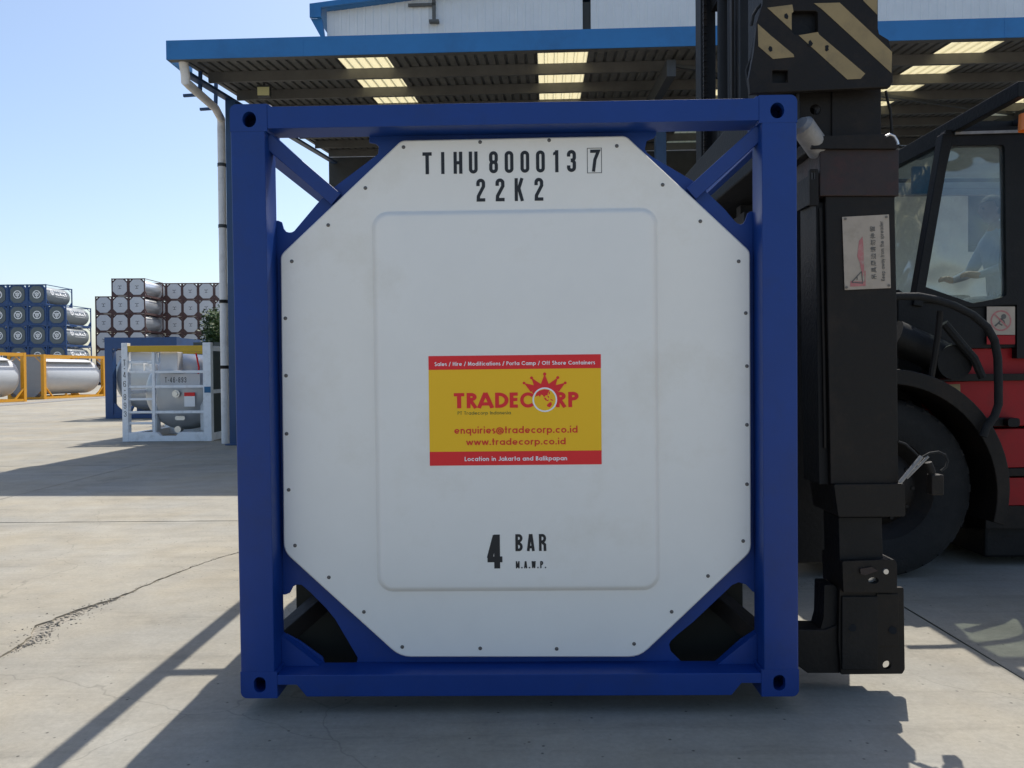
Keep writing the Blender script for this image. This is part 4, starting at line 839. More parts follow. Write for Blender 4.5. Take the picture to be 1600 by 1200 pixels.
off(MB().box(3.55, 5.1, CH_Y + .05, 7.5, .07, .5)).build('underside_shade_box', 'steel2', hd, bevel=.02)  # added dark box standing in for deep shade under the machine
off(MB().box(4.9, 7.6, CH_Y + .0, 7.9, .70, 1.75)).build('engine_hood', 'fred', hd, bevel=.03)
off(MB().box(6.6, 7.8, CH_Y + .05, 7.85, .5, 1.6)).build('counterweight', 'steel', hd, bevel=.05)
q = pp([(1478, 601), (1500, 600), (1501, 620), (1479, 621)], CH_Y - .022)
off(MB().plate(q, [], CH_Y - .0235, CH_Y - .0225)).build('faded_label', 'stripe', hd, label='small faded orange label')
# wheel
def wheel(cx, Y, r, wdt=.36):
    wl = off(MB().lathe([(r * .55, .02), (r * .62, .0), (r * .80, -.004), (r * .93, .012), (r * .985, .05), (r, .09), (r, wdt - .09), (r * .985, wdt - .05), (r * .93, wdt - .01), (r * .6, wdt)], (cx, Y, r), 'y', 48)).build('wheel', 'rubber', hd, smooth=True, label='large black front tyre' if cx < 3.5 else None)
    lug = MB()
    for i in range(30):
        a = 2 * pi * i / 30
        for s, o in ((0, 0), (1, pi / 30)):
            aa = a + o; ya = Y + (.0 if not s else wdt * .5); c, d = cos(aa), sin(aa); t_ = Vector((-d, 0, c)); n_ = Vector((c, 0, d))
            p = Vector((cx, 0, r)) + n_ * (r * 1.0)
            vs = []
            for yy, sk in ((ya + .02, 0), (ya + wdt * .48, .05)):
                for tt, nn in ((-.032, -.08), (.032, -.08), (.026, .026), (-.026, .026)): vs.append(p + t_ * (tt + sk * (1 if s else -1)) + n_ * (nn - (.05 if ((yy < Y + .05) and nn > 0) else 0)) + Vector((0, yy, 0)))
            lug.add(vs, [(0, 1, 2, 3), (7, 6, 5, 4), (0, 4, 5, 1), (1, 5, 6, 2), (2, 6, 7, 3), (3, 7, 4, 0)])
    off(lug).build('tyre_tread', 'rubber', wl)
    off(MB().lathe([(.0001, .12), (r * .16, .10), (r * .18, .02), (r * .30, .03), (r * .42, .10), (r * .50, .05), (r * .56, .015), (r * .58, .02), (r * .58, .06)], (cx, Y, r), 'y', 32)).build('rim', 'steel', wl, smooth=True)
    for i in range(10):
        a = 2 * pi * i / 10; off(MB().cyl((cx + cos(a) * r * .34, Y + .035, r + sin(a) * r * .34), (cx + cos(a) * r * .34, Y + .075, r + sin(a) * r * .34), .014, 8)).build('wheel_nut', 'steel', wl)
WC = 2.63; WR = .645
wheel(WC, 5.62, WR); wheel(WC, 7.75, WR); wheel(6.0, 5.75, WR * .9); wheel(6.0, 7.7, WR * .9)
off(MB().cyl((WC, 5.8, WR), (WC, 7.9, WR), .16, 16)).build('axle', 'steel2', hd)
# mudguard, tapering band round the tyre
fd = MB(); n = 26; ro = .835; vs = []
for i in range(n + 1):
    a = radians(-18 + (150) * i / n); th2 = .060 + .03 * math.sin(pi * i / n)
    for rr2, yy in ((ro, 5.50), (ro, 6.0), (ro - th2, 6.0), (ro - th2 - .02, 5.50)):
        vs.append((WC - .02 + rr2 * cos(a), yy, .66 + rr2 * sin(a) * 1.0))
fs = [(i * 4 + j, i * 4 + (j + 1) % 4, (i + 1) * 4 + (j + 1) % 4, (i + 1) * 4 + j) for i in range(n) for j in range(4)] + [(3, 2, 1, 0), tuple(n * 4 + j for j in range(4))]
off(fd.add(vs, fs)).build('mudguard', 'steel', hd, smooth=True, bevel=.006)
# lower cab side, tilt cylinder, guard tube
hplate('cab_side_panel', [(1404, 452), (1432, 470), (1520, 480), (1572, 476), (1589, 476), (1589, 543), (1480, 545), (1404, 545)], CH_Y + .02, .05, 'steel2', bevel=.004)
hplate('cab_floor', [(1404, 545), (1600, 543), (1600, 560), (1404, 585)], CH_Y + .10, 1.5, 'steel2')
a = atY(1395, 525, 5.75); b = atY(1478, 562, 5.75)
off(MB().cyl(a, b, .12, 18).cyl(b + Vector((0, -.12, -.02)), b + Vector((0, .12, -.02)), .125, 20)).build('tilt_cylinder', 'steel2', hd, smooth=True)
off(MB().tube([atY(x_, y_, 5.45) for x_, y_ in ((1396, 463), (1410, 463), (1436, 463), (1462, 468), (1490, 477), (1520, 492), (1542, 511), (1554, 532), (1559, 560), (1560, 600), (1560, 632), (1554, 650), (1541, 668), (1536, 682))], .027, 10)).build('guard_tube', 'rubber', hd, smooth=True)
off(MB().tube([atY(x_, y_, 5.55) for x_, y_ in ((1469, 486), (1466, 520), (1460, 560), (1455, 590))], .022, 8)).build('support_rod', 'steel', hd, smooth=True)
off(MB().tube([atY(x_, y_, 5.6) for x_, y_ in ((1475, 505), (1500, 535), (1522, 560), (1535, 590))], .03, 8)).build('hydraulic_hose', 'rubber', hd, smooth=True)
# cab
cab = hplate('cab', [(1478, 203), (1600, 196), (1720, 190), (1720, 560), (1589, 560), (1589, 476), (1572, 476), (1520, 480), (1432, 470), (1430, 458), (1472, 225)], CH_Y, .07, 'steel2',
             [rpoly([(1487, 227), (1570, 226), (1573, 462), (1560, 466), (1520, 474), (1440, 446), (1438, 438)], [4, 6, 4, 2, 2, 3, 3], 3), R4(1604, 1690, 225, 470)], bevel=.006, label='black steel cab side frame with leaning front pillar')
hplate('side_window', rpoly([(1485, 225), (1572, 224), (1575, 464), (1560, 468), (1520, 476), (1438, 447), (1436, 438)], [4, 6, 4, 2, 2, 3, 3], 3), CH_Y + .03, .005, 'glass', parent=cab)
hplate('side_window', R4(1602, 1692, 223, 472), CH_Y + .03, .005, 'glass', parent=cab)
A_t = atY(1478, 222, CH_Y + .04); A_b = atY(1434, 462, CH_Y + .04); B_t = A_t + Vector((.0, 1.7, .05)); B_b = A_b + Vector((.0, 1.7, .0))
off(MB().beam(A_t + Vector((-.01, 0, .05)), A_b - Vector((0.02, 0, .08)), .07, .09, (0, 1, 0))).build('front_pillar', 'steel2', cab, bevel=.006)
off(MB().beam(B_t, B_b, .08, .08, (0, 1, 0))).build('front_pillar', 'steel2', cab)
off(MB().beam(A_t + Vector((0, .05, .03)), B_t + Vector((0, -.04, 0)), .07, .07)).build('windscreen_top_rail', 'steel2', cab)
off(MB().beam(A_b + Vector((0, .05, -.02)), B_b + Vector((0, -.04, 0)), .08, .10)).build('windscreen_bottom_rail', 'steel2', cab)
e = Vector((.012, 0, 0))
off(MB().add([A_t + Vector((0, .04, 0)), B_t, B_b, A_b + Vector((0, .04, 0)), A_t + e + Vector((0, .04, 0)), B_t + e, B_b + e, A_b + e + Vector((0, .04, 0))], [(0, 1, 2, 3), (7, 6, 5, 4), (0, 4, 5, 1), (1, 5, 6, 2), (2, 6, 7, 3), (3, 7, 4, 0)])).build('windscreen', 'glass', cab)
# far side frame, rear wall and linings
fx0, fx1 = A_t.x, 5.0; fz0, fz1 = A_b.z - .1, A_t.z + .1; YF = CH_Y + 1.76
off(MB().plate([(fx0 - .2, fz0 - .5), (fx1, fz0 - .5), (fx1, fz1), (fx0, fz1)], [[(fx0 + .02, fz0 + .10), (fx1 - .12, fz0 + .10), (fx1 - .12, fz1 - .12), (fx0 + .16, fz1 - .12)]], YF, YF + .06)).build('far_side_frame', 'cabgrey', cab)
off(MB().plate([(fx0 - .1, fz0 - .6), (fx1, fz0 - .6), (fx1, fz0), (fx0 - .15, fz0)], [], CH_Y + .08, CH_Y + .1)).build('cab_lining', 'cabgrey', cab)
off(MB().box(fx1, fx1 + .06, CH_Y, YF + .06, .9, fz1)).build('rear_wall', 'cabgrey', cab)
# roof guard, front edge slanting back over the windscreen
RA = atY(1409, 240, 7.75); RB = atY(1604, 150, 5.45)
zt2 = 3.34; zb = A_t.z + .06; rx0, rx1 = 3.30, 5.6
off(MB().beam((rx0, 5.15, zt2 - .05), (rx0, 7.8, zt2 - .05), .06, .10)).build('roof_rail', 'steel2', cab, bevel=.006)
off(MB().beam((rx1, 5.15, zt2 - .05), (rx1, 7.8, zt2 - .05), .06, .10)).build('roof_rail', 'steel2', cab)
off(MB().beam((rx0 + .035, 5.17, zt2 - .06), (rx1 - .035, 5.17, zt2 - .06), .05, .11)).build('roof_rail', 'steel2', cab)
off(MB().beam((rx0 + .035, 7.77, zt2 - .06), (rx1 - .035, 7.77, zt2 - .06), .05, .11)).build('roof_rail', 'steel2', cab)
off(MB().beam((rx0 + .035, 5.98, zt2 - .06), (rx1 - .035, 5.98, zt2 - .06), .05, .11)).build('roof_rail', 'steel2', cab)
for i in range(4): off(MB().beam((3.75 + i * .45, 5.2, zt2 - .03), (3.75 + i * .45, 5.95, zt2 - .03), .03, .04)).build('guard_bar', 'steel2', cab)
off(MB().box(rx0 + .04, rx1 - .04, 6.01, 7.74, zt2 - .012, zt2 - .004)).build('roof_glass', 'glass', cab)
off(MB().plate([(A_t.x, zb - .02), (5.3, zb - .02), (5.3, zt2 - .12), (A_t.x + .12, zt2 - .12)], [], CH_Y, CH_Y + .06)).build('roof_side', 'steel2', cab)
off(MB().plate([(A_t.x, zb - .02), (5.3, zb - .02), (5.3, zt2 - .12), (A_t.x + .12, zt2 - .12)], [], YF, YF + .06)).build('roof_side', 'steel2', cab)
off(MB().beam((A_t.x + .04, CH_Y - .012, zb - .01), (5.2, CH_Y - .012, zb + .03), .012, .02)).build('drip_rail', 'grip', cab)
bq = atY(1604, 190, 5.3); off(MB().lathe([(.0001, .06), (.045, .05), (.05, -.04), (.05, -.06)], bq, 'z', 16)).build('beacon', 'orange', cab, smooth=True)
# seat, steering column and things seen through the glass
off(MB().box(3.80, 4.36, 6.34, 6.86, 1.80, 1.93).box(4.24, 4.36, 6.34, 6.86, 1.935, 2.62)).build('seat', 'steel2', cab, bevel=.05)
off(MB().box(3.15, 3.45, 6.1, 7.2, 1.3, 1.95)).build('dashboard', 'cloth', cab, bevel=.04)
off(MB().lathe([(.17 + .013 * cos(t_ * pi / 4), .013 * sin(t_ * pi / 4)) for t_ in range(9)], (0, 0, 0), 'z', 28).shift((3.62, 6.65, 2.08))).build('steering_wheel', 'steel2', cab, smooth=True)
off(MB().cyl((3.45, 6.65, 1.8), (3.62, 6.65, 2.08), .025, 10)).build('steering_column', 'steel2', cab)
off(MB().box(3.30, 3.44, 6.55, 6.58, A_t.z - .25, A_t.z - .03)).build('sun_visor', 'bluep', cab)
off(MB().tube([(3.9, 6.2, 1.2), (3.86, 6.2, 1.9), (3.80, 6.2, 2.3), (3.83, 6.2, 2.9)], .012, 6).tube([(4.05, 6.2, 1.2), (3.98, 6.2, 1.7), (3.93, 6.2, 2.1)], .010, 6)).build('cab_cable', 'rubber', cab, smooth=True)
# driver
dr = thing('person', 'driver in pale blue shirt seated behind the cab side window, hands on the wheel', 'person', (4.05, 6.6, 1.6))
def body():
    V = []; Ed = []; Rd = []
    def v(p, r, frm=None):
        V.append((p[0] - 4.05, p[1] - 6.6, p[2] - 1.6)); Rd.append(r); i = len(V) - 1
        if frm is not None: Ed.append((frm, i))
        return i
    pel = v((4.10, 6.6, 2.04), .135); wa = v((4.08, 6.6, 2.20), .125, pel); ch_ = v((4.05, 6.6, 2.40), .145, wa); cl_ = v((4.03, 6.6, 2.56), .105, ch_); nk = v((4.01, 6.6, 2.655), .052, cl_); v((3.995, 6.6, 2.72), .05, nk)
    for sd in (-1, 1):
        sh = v((4.03, 6.6 + sd * .17, 2.53), .068, cl_); el = v((3.93, 6.6 + sd * .25, 2.30), .047, sh); wr = v((3.75, 6.6 + sd * .19, 2.24), .030, el); pm = v((3.69, 6.6 + sd * .165, 2.255), .034, wr)
        for k, (dy, l) in enumerate(((-.030, .030), (-.011, .036), (.008, .034), (.026, .027))):
            a_ = v((3.655, 6.6 + sd * .165 + dy, 2.262 - abs(dy) * .1), .0095, pm); b_ = v((3.655 - l * .5, 6.6 + sd * .165 + dy, 2.245), .0085, a_); v((3.655 - l * .35, 6.6 + sd * .165 + dy, 2.225), .0075, b_)
        a_ = v((3.685, 6.6 + sd * .125, 2.262), .0105, pm); v((3.665, 6.6 + sd * .110, 2.255), .009, a_)
        hp = v((4.04, 6.6 + sd * .10, 2.0), .092, pel); kn = v((3.66, 6.6 + sd * .13, 2.02), .062, hp); an = v((3.55, 6.6 + sd * .13, 1.70), .042, kn); v((3.44, 6.6 + sd * .13, 1.64), .036, an)
    me = bpy.data.meshes.new('b'); me.from_pydata(V, Ed, []); o = bpy.data.objects.new('b', me); COL.objects.link(o)
    md = o.modifiers.new('s', 'SKIN'); sk = me.skin_vertices[0].data
    for i, r in enumerate(Rd): sk[i].radius = (r, r); sk[i].use_root = (i == 0)
    sb_ = o.modifiers.new('u', 'SUBSURF'); sb_.levels = 2; sb_.render_levels = 2
    dg = bpy.context.evaluated_depsgraph_get(); m2 = bpy.data.meshes.new_from_object(o.evaluated_get(dg)); bpy.data.objects.remove(o)
    vs = [tuple(q.co) for q in m2.vertices]; fs = [tuple(p.vertices) for p in m2.polygons]; n0 = len(fs)
    # head: shaped ball, face towards -x
    hc = Vector((3.975 - 4.05, 0, 2.80 - 1.6)); nu, nv = 32, 24; o0 = len(vs)
    for j in range(nv + 1):
        th = pi * j / nv
        for i in range(nu):
            ph = 2 * pi * i / nu; x, y, z = -sin(th) * cos(ph), sin(th) * sin(ph), cos(th)
            X_, Y_, Z_ = x * .098, y * .076, z * .118
            if z < -.1: Y_ *= 1 + z * .28; X_ = X_ * (1 + z * .18) - .006
            g_ = lambda cy, cz, w_, h_: math.exp(-((y - cy) / w_) ** 2 - ((z - cz) / h_) ** 2) if x < 0 else 0
            X_ -= .024 * g_(0, -.12, .14, .16) + .010 * g_(0, -.45, .22, .08) + .010 * g_(0, -.78, .3, .15) + .006 * g_(0, .24, .6, .1)
            X_ += .011 * (g_(.36, .06, .2, .12) + g_(-.36, .06, .2, .12)) + .004 * g_(0, -.52, .25, .035)
            Y_ += (.012 if y > 0 else -.012) * math.exp(-((x - .05) / .16) ** 2 - ((z + .02) / .24) ** 2)
            vs.append((hc.x + X_, hc.y + Y_, hc.z + Z_))
    fs += [(o0 + j * nu + i, o0 + j * nu + (i + 1) % nu, o0 + (j + 1) * nu + (i + 1) % nu, o0 + (j + 1) * nu + i) for j in range(nv) for i in range(nu)]
    mb = MB(); mb.v = vs; mb.f = fs
    for k, f in enumerate(fs):
        c_ = [sum(vs[i][q] for i in f) / len(f) for q in range(3)]
        mb.mi.append(0 if (k >= n0 or c_[2] > 1.035 or (c_[0] < -.30 and c_[2] > .55)) else (2 if c_[2] < .50 else 1))
    return mb
bo = body().build('body', ['skin', 'shirt', 'trousers'], dr, smooth=True)
hr = MB(); nu = 28; HCX, HCZ = 3.975 - 4.05, 1.20; pr = []
for j in range(12):
    th = pi * .62 * j / 11
    for i in range(nu):
        ph = 2 * pi * i / nu; x, y, z = -sin(th) * cos(ph), sin(th) * sin(ph), cos(th)
        if x < 0: z = max(z, .42 + .1 * abs(y)); 
        hr.v.append((HCX + x * .106 + .003, y * .084, HCZ + z * .127))
hr.f = [(j * nu + i, j * nu + (i + 1) % nu, (j + 1) * nu + (i + 1) % nu, (j + 1) * nu + i) for j in range(11) for i in range(nu)]; hr.mi = [0] * len(hr.f)
hr.build('hair', 'hair', dr, smooth=True)
ey = MB()
for sd in (-1, 1): ey.lathe([(.0001, -.008), (.007, -.004), (.009, .003)], (HCX - .088, sd * .028, HCZ + .008), 'x', 12)
ey.build('eyes', 'hair', dr, smooth=True)
# no-climbing sticker
q = pp([(1542, 479), (1586, 479), (1586, 523), (1542, 523)], CH_Y - .003)
ns = off(MB().plate(q, [], CH_Y - .003, CH_Y - .001)).build('prohibition_sticker', 'signw', hd, label='square sticker with a red no-climbing ring')
qr = pp([(1542, 524), (1586, 524), (1586, 538), (1542, 538)], CH_Y - .003); off(MB().plate(qr, [], CH_Y - .003, CH_Y - .001)).build('sticker_strip', 'fred', ns)
c0 = atY(1564, 501, CH_Y - .004); m = MB(); pl = lambda p: (c0.x + p[0], CH_Y - .0042, c0.z + p[1]); ribbon(m, arc(0, 0, .072, .072, 0, 360, 30), .012, pl)
pl2 = lambda p: (c0.x + p[0], CH_Y - .0052, c0.z + p[1]); ribbon(m, [(-.05, .05), (.05, -.05)], .011, pl2); off(m).build('prohibition_ring', 'signr', ns)
m = MB(); pl3 = lambda p: (c0.x + p[0], CH_Y - .0046, c0.z + p[1])
for line, w_ in (([(-.045, -.04), (-.01, -.01), (.0, .015)], .012), ([(.0, .015), (.02, .0), (.03, -.03)], .011), ([(-.015, -.02), (.01, -.035)], .010)): ribbon(m, line, w_, pl3)
ribbon(m, arc(.02, .03, .010, .010, 0, 360, 10), .018, lambda p: (c0.x + p[0], CH_Y - .0049, c0.z + p[1])); off(m).build('climbing_figure', 'sign_black', ns)

# ================================================================== YARD TANK CONTAINERS (template)
def octo(cx, cz, w_, h_, c): x, z = w_ / 2, h_ / 2; return [(cx - x + c, cz + z), (cx + x - c, cz + z), (cx + x, cz + z - c), (cx + x, cz - z + c), (cx + x - c, cz - z), (cx - x + c, cz - z), (cx - x, cz - z + c), (cx - x, cz + z - c)]
def yard_tank(name, label, group, frame, shell, endm, emb, side=False, Hh=2.591, Lg=6.058, fat=.12, panel=True, pw=2.18, ph=2.28, pc=.5, emblem=True, hdr=.13, rail=.09):
    t = thing(name, label, 'tank container', (0, 0, 0), None, group); W = 1.219
    f = MB()
    for sx in (-1, 1):
        for y0_ in (0, Lg - fat): f.box(min(sx * (W - fat), sx * W), max(sx * (W - fat), sx * W), y0_, y0_ + fat, 0, Hh)
        f.box(min(sx * (W - .1), sx * (W - .01)), max(sx * (W - .1), sx * (W - .01)), fat, Lg - fat, .02, .16); f.box(min(sx * (W - .09), sx * (W - .01)), max(sx * (W - .09), sx * (W - .01)), fat, Lg - fat, Hh - .02 - rail, Hh - .02)
        for y0_, s in ((fat, 1), (Lg - fat, -1)):
            f.beam((sx * (W - .06), y0_ - s * .02, .75), (sx * (W - .06), y0_ + s * .62, .14), .07, .09, (1, 0, 0))
            if not panel: f.beam((sx * (W - .06), y0_ - s * .02, Hh - .45), (sx * (W - .06), y0_ + s * .35, Hh - .1), .07, .08, (1, 0, 0))
    for y0_ in (0, Lg - fat):
        f.box(-W + fat, W - fat, y0_ + .003, y0_ + fat - .003, 0.01, .14); f.box(-W + fat, W - fat, y0_ + .003, y0_ + fat - .003, Hh - hdr, Hh - .01)
        for sx in (-1, 1):
            for z0_, z1_ in ((.12, .55), (Hh - .12, Hh - .55)):
                f.add([(sx * (W - fat), y0_ + .03, z0_), (sx * (W - fat - .46), y0_ + .03, z0_), (sx * (W - fat), y0_ + .03, z1_), (sx * (W - fat), y0_ + .08, z0_), (sx * (W - fat - .46), y0_ + .08, z0_), (sx * (W - fat), y0_ + .08, z1_)], [(0, 1, 2), (5, 4, 3), (0, 3, 4, 1), (1, 4, 5, 2), (2, 5, 3, 0)]) if z0_ < 1 else f.beam((sx * (W - fat), y0_ + .05, Hh - .50), (sx * (W - fat - .40), y0_ + .05, Hh - .12), .05, .05, (0, 1, 0))
    if panel:
        hw = W - fat - .002; c_ = .30
        tri = []
        for a_ in (-1, 1):
            for z_, s_ in ((.145, 1), (Hh - .135, -1)):
                tri.append([(a_ * (hw - .05), z_ + s_ * .04), (a_ * (hw - .05), z_ + s_ * c_), (a_ * (hw - c_), z_ + s_ * .04)])
        f.plate([(-hw, .142), (hw, .142), (hw, Hh - .132), (-hw, Hh - .132)], tri, .10, .115)
    f.build('frame', frame, t)
    R_ = 1.13; cz = Hh / 2 + .01
    MB().lathe([(.001, .13), (R_ * .5, .15), (R_ * .82, .24), (R_ * .95, .36), (R_, .55), (R_, Lg - .55), (R_ * .95, Lg - .36), (R_ * .8, Lg - .22), (.001, Lg - .13)], (0, 0, cz), 'y', 36).build('tank_shell', shell, t, smooth=True)
    if panel:
        ep = MB().plate(rpoly(octo(0, cz, pw, ph, pc), .16 if side else .03, 3), [], .03, .099).build('end_panel', endm, t, bevel=.03)
        e = MB()
        if not emblem: pass
        elif side:
            for line in (arc(0, cz, .47, .47, 0, 360, 24), [(0, cz), (0, cz - .47)], [(0, cz), (.39, cz + .26)], [(0, cz), (-.39, cz + .26)], arc(0, cz, .2, .2, 0, 360, 14)): ribbon(e, line, .10, lambda p: (p[0], .025, p[1]))
            e.build('ring_emblem', 'white', ep)
            s = MB(); sx_ = R_ + .006
            def sidep(q, zz): a_ = (zz) / R_; return ((R_ + .03) * cos(a_), q, cz + (R_ + .03) * sin(a_))
            for line in (arc(1.55, .42, .34, .34, 0, 360, 20), [(1.55, .42), (1.55, .1)], [(1.55, .42), (1.8, .6)], [(1.55, .42), (1.3, .6)]): ribbon(s, line, .10, lambda p: sidep(p[0], p[1]))
            cur = 2.2
            for ch in 'ALMAR':
                gs, adv = glyph_cond(ch, .15, .62)
                for ln in gs: ribbon(s, [(cur + p[0] * .62, .10 + p[1] * .62) for p in ln], .13, lambda p: sidep(p[0], p[1]))
                cur += adv * .62 + .13
            ribbon(s, [(2.2, -.1), (4.6, -.1)], .04, lambda p: sidep(p[0], p[1]))
            s.build('side_lettering', 'white', t, label='white ring emblem and the word ALMAR')
        else:
            for line in ([(0, cz - .18), (0.0, cz + .10)], arc(-.17, cz + .02, .17, .17, 20, 130, 6), arc(.17, cz + .02, .17, .17, 160, 50, 6), [(-.2, cz - .22), (.2, cz - .22)]): ribbon(e, line, .06, lambda p: (p[0], .025, p[1]))
            e.build('palm_emblem', 'black', ep)
    return t
yc = [0]
alm = yard_tank('tank_container', '', 'blue framed tanks in the far left stack', 'blue2', 'shelldark', 'endg', 1, True, pw=1.80, ph=2.10, pc=.42)
ux, HT = Vector((1, 0, 0)), 2.60
ORD = {1: 'bottom', 2: 'second lowest', 3: 'middle', 4: 'second highest', 5: 'top'}
first = True; AY = 101.0; AX = -695 / 1244 * AY
for c in range(5):
    for r in range(5):
        if c == 4 and r == 4: continue
        o = alm if first else copy_tree(alm); first = False
        xo = AX - 1.22 - (4 - c) * 2.46
        o.location = (xo, AY + random.uniform(-.06, .06), r * HT)
        o['label'] = 'grey tank, blue frame, %s in the %s pile of the left stack' % (ORD[r + 1], ('cut-off leftmost', 'second', 'third', 'fourth', 'rightmost')[c])
wtk = yard_tank('tank_container', '', 'white ended tanks in the far stack', 'maroon', 'shell', 'endw', 1, False, pw=2.06, ph=2.26, pc=.52)
first = True
WY = 117.0
cols = [(-(800 - 150) / 1244 * WY + 1.25 + k * 2.47, WY, 5 if k == 0 else 6, ('left', 'middle', 'right')[k] + ' column of the nearer white stack') for k in range(3)]
WY2 = 123.5
cols += [(-(800 - 261.5) / 1244 * WY2 + 1.25 + k * 2.47, WY2, 6, ('first', 'second', 'third', 'last', 'half hidden')[k] + ' column of the farther white stack') for k in range(-1, 4)]
OR2 = ['bottom', 'second up', 'third up', 'fourth up', 'fifth up', 'sixth up']
for (x_, y_, n_, lab) in cols:
    for r in range(n_):
        o = wtk if first else copy_tree(wtk); first = False
        o.location = (x_, y_ + random.uniform(-.06, .06), r * 2.595); o['label'] = 'white ended silver tank, %s in the %s' % (OR2[r], lab)
# yellow framed tanks
yt = yard_tank('tank_container', 'silver tank in yellow frame, nearer of the two at the left edge', 'yellow framed tanks at the left edge', 'amber', 'shellpale', 'endgrey2', 0, False, Hh=2.76, fat=.21, rail=.17, pw=2.2, ph=2.5, pc=.2, emblem=False)
MB().box(.45, 1.0, .7, 5.3, 2.30, 2.34).build('walkway', 'endw', yt)
YR = radians(-6.5); yt.location = (-28.15 - 1.22 * cos(YR), 39.04 - 1.22 * math.sin(YR), 0); yt.rotation_euler = (0, 0, YR)
y2 = copy_tree(yt); y2.location = (-28.62 - 1.22 * cos(YR), 48.7 - 1.22 * math.sin(YR), 0); y2['label'] = 'silver tank in yellow frame, farther one beside the dark blue frame'
# dark blue framed tank behind the white frame
bt = yard_tank('tank_container', 'dark blue framed tank standing right behind the white offshore tank', None, 'blue2', 'shellgrey', 'endw', 0, False, Hh=2.75, panel=False, fat=.26, hdr=.38, rail=.3, Lg=2.5)
bt.location = (-13.75 + 1.22, 26.9, 0)
# white offshore frame with tank
OL = atZ(191.5, 690.3); OY = OL.y; PX = OY / F
ot = thing('offshore_tank', 'white open-framed offshore tank with yellow top beam and ladder rungs, numbered T-46-893', 'tank frame', (OL.x, OY, 0))
def ox(px): return (px - 191.5) * PX * 1.0
def oz(py): return (690.3 - py) * PX
D = 2.3
def ob(name, m, x0, x1, y0, y1, ya=0, yb=.12, bev=.006, parent=None): return MB().box(ox(x0), ox(x1), ya, yb, oz(y1), oz(y0)).build(name, m, parent or ot, bevel=bev)
for a_, b_ in ((191.5, 201), (318.5, 331)):
    ob('corner_post', 'offw', a_, b_, 536, 690.3, 0, .15); ob('corner_post', 'offw', a_, b_, 536, 690.3, D - .15, D)
ob('top_beam', 'amber2', 201, 318.5, 540.5, 550, .01, .12); ob('top_beam', 'amber2', 201, 318.5, 540.5, 550, D - .12, D)
for a_, b_ in ((192.5, 200), (320, 330)):
    ob('side_rail', 'offw', a_, b_, 541, 549, .151, D - .151); ob('side_rail', 'offw', a_, b_, 678, 690, .151, D - .151); ob('side_rail', 'offw', a_, b_, 610, 616, .151, D - .151)
bbm = MB().plate([(ox(201), oz(676)), (ox(201), oz(690)), (ox(318.5), oz(690)), (ox(318.5), oz(676)), (ox(279), oz(676)), (ox(275), oz(682)), (ox(250), oz(682)), (ox(245), oz(676))], [], .005, .145).build('bottom_beam', 'offw', ot, bevel=.006)
ob('bottom_beam', 'offw', 201, 318.5, 676, 690, D - .14, D - .005)
ob('ladder_stile', 'offw', 237.8, 242.3, 550.2, 675.8, .03, .09)
for y_ in (566, 581.5, 604.5, 624, 644.5, 661.8): ob('ladder_rung', 'offw', 201.2, 237.6, y_ - 1.8, y_ + 1.8, .035, .085)
for y_ in (581.5, 604.5, 644.5): ob('cross_bar', 'offw', 242.5, 318.3, y_ - 2.1, y_ + 2.1, .03, .09)
ob('blue_sticker', 'bluep', 320.5, 330.6, 605, 614.5, -.004, -.001, 0)
MB().box(ox(331) - .05, ox(331) - .03, .152, D - .152, .02, oz(541) - .01).build('shade_side_sheet', 'fence', ot)  # added closing sheet, canopy shade put into its dark colour
cx_, cz_, R_ = ox(266), oz(614), .88
MB().lathe([(.001, .42), (R_ * .5, .45), (R_ * .85, .56), (R_ * .97, .70), (R_, .85), (R_, D - .5), (R_ * .9, D - .3), (.001, D - .2)], (cx_, 0, cz_), 'y', 40).build('tank_shell', 'shellgrey', ot, smooth=True)
ob('saddle', 'offw', 222, 230, 626, 676, .5, .7); ob('saddle', 'offw', 300, 308, 626, 676, .5, .7)
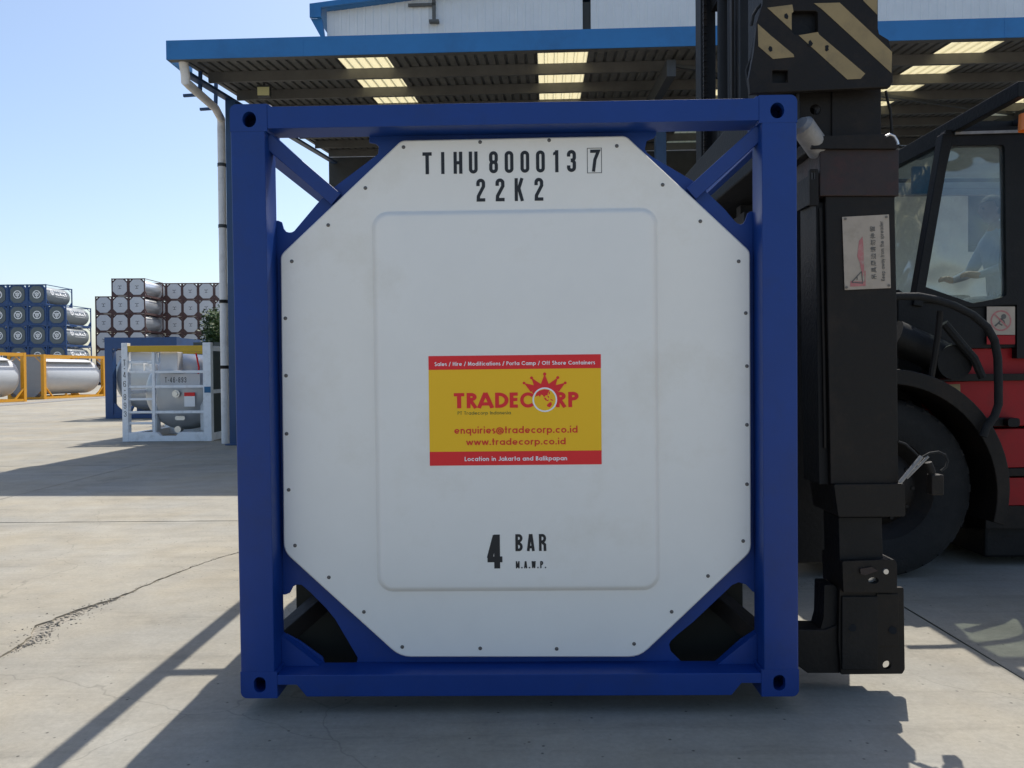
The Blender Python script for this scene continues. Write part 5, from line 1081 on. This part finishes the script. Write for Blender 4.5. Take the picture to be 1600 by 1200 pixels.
ob('equipment_box', 'offw', 203, 221, 568, 579.5, .15, .4); ob('equipment_box', 'offw', 223.5, 236, 569, 579.5, .15, .4); ob('data_plate', 'endw', 202, 236, 551, 563, .12, .14)
ob('cabinet', 'endw', 248, 275, 550.3, 579.5, .14, .45, .01); ob('valve_box', 'offw', 243, 246, 552, 567, .1, .14)
ob('number_plate', 'endw', 243, 306, 585, 602.5, .30, .31, 0)
lb = ob('hazard_label', 'white', 278.5, 295.5, 620.5, 637, .36, .37, 0); ob('red_label', 'red', 278.5, 295.5, 614.5, 620.4, .36, .37, 0, lb)
vf = Vector((ox(266), 0, oz(616.5)))
MB().lathe([(.0001, .30), (.05, .30), (.055, .33), (.085, .33), (.085, .37), (.05, .37), (.05, .46)], vf, 'y', 16).build('valve_flange', 'chrome', ot, smooth=True)
MB().lathe([(.0001, .30), (.075, .30), (.08, .34), (.06, .5)], Vector((ox(269), 0, oz(673) + .0)), 'y', 16).build('outlet_valve', 'chrome', ot, smooth=True)
MB().plate(rrect(ox(262), ox(278), oz(659), oz(652), .04, 4), [], .40, .43).build('manway_plate', 'shell', ot, bevel=.005)
MB().tube([(ox(300), .3, oz(552)), (ox(303), .35, oz(575)), (ox(299), .38, oz(600))], .02, 8).build('red_hose', 'red', ot, smooth=True)
lt = MB()
for ch, y0_, y1_ in (('T', 562, 571.5), ('4', 581, 590.5), ('6', 595, 604.5), ('8', 615.5, 625), ('9', 629, 638.5), ('3', 642.5, 651)):
    write(lt, ch, ox(194.3), ox(198.3), oz(y1_), oz(y0_) - oz(y1_), -.0015, w=.09, font='cond', W=(ox(198.3) - ox(194.3)) / (oz(y0_) - oz(y1_)))
for y_ in (576, 610): lt.add([(ox(195.2), -.0015, oz(y_ + .6)), (ox(197.4), -.0015, oz(y_ + .6)), (ox(197.4), -.0015, oz(y_ - .6)), (ox(195.2), -.0015, oz(y_ - .6))], [(0, 1, 2, 3)])
write(lt, 'T-46-893', ox(250), ox(284), oz(598.5), oz(590) - oz(598.5), .2985, w=.13, font='cond', W=.45, track=.25)
lt.build('number_lettering', 'black', ot)
print('objects', len(bpy.data.objects), 'tris', sum(len(m.polygons) for m in bpy.data.meshes))
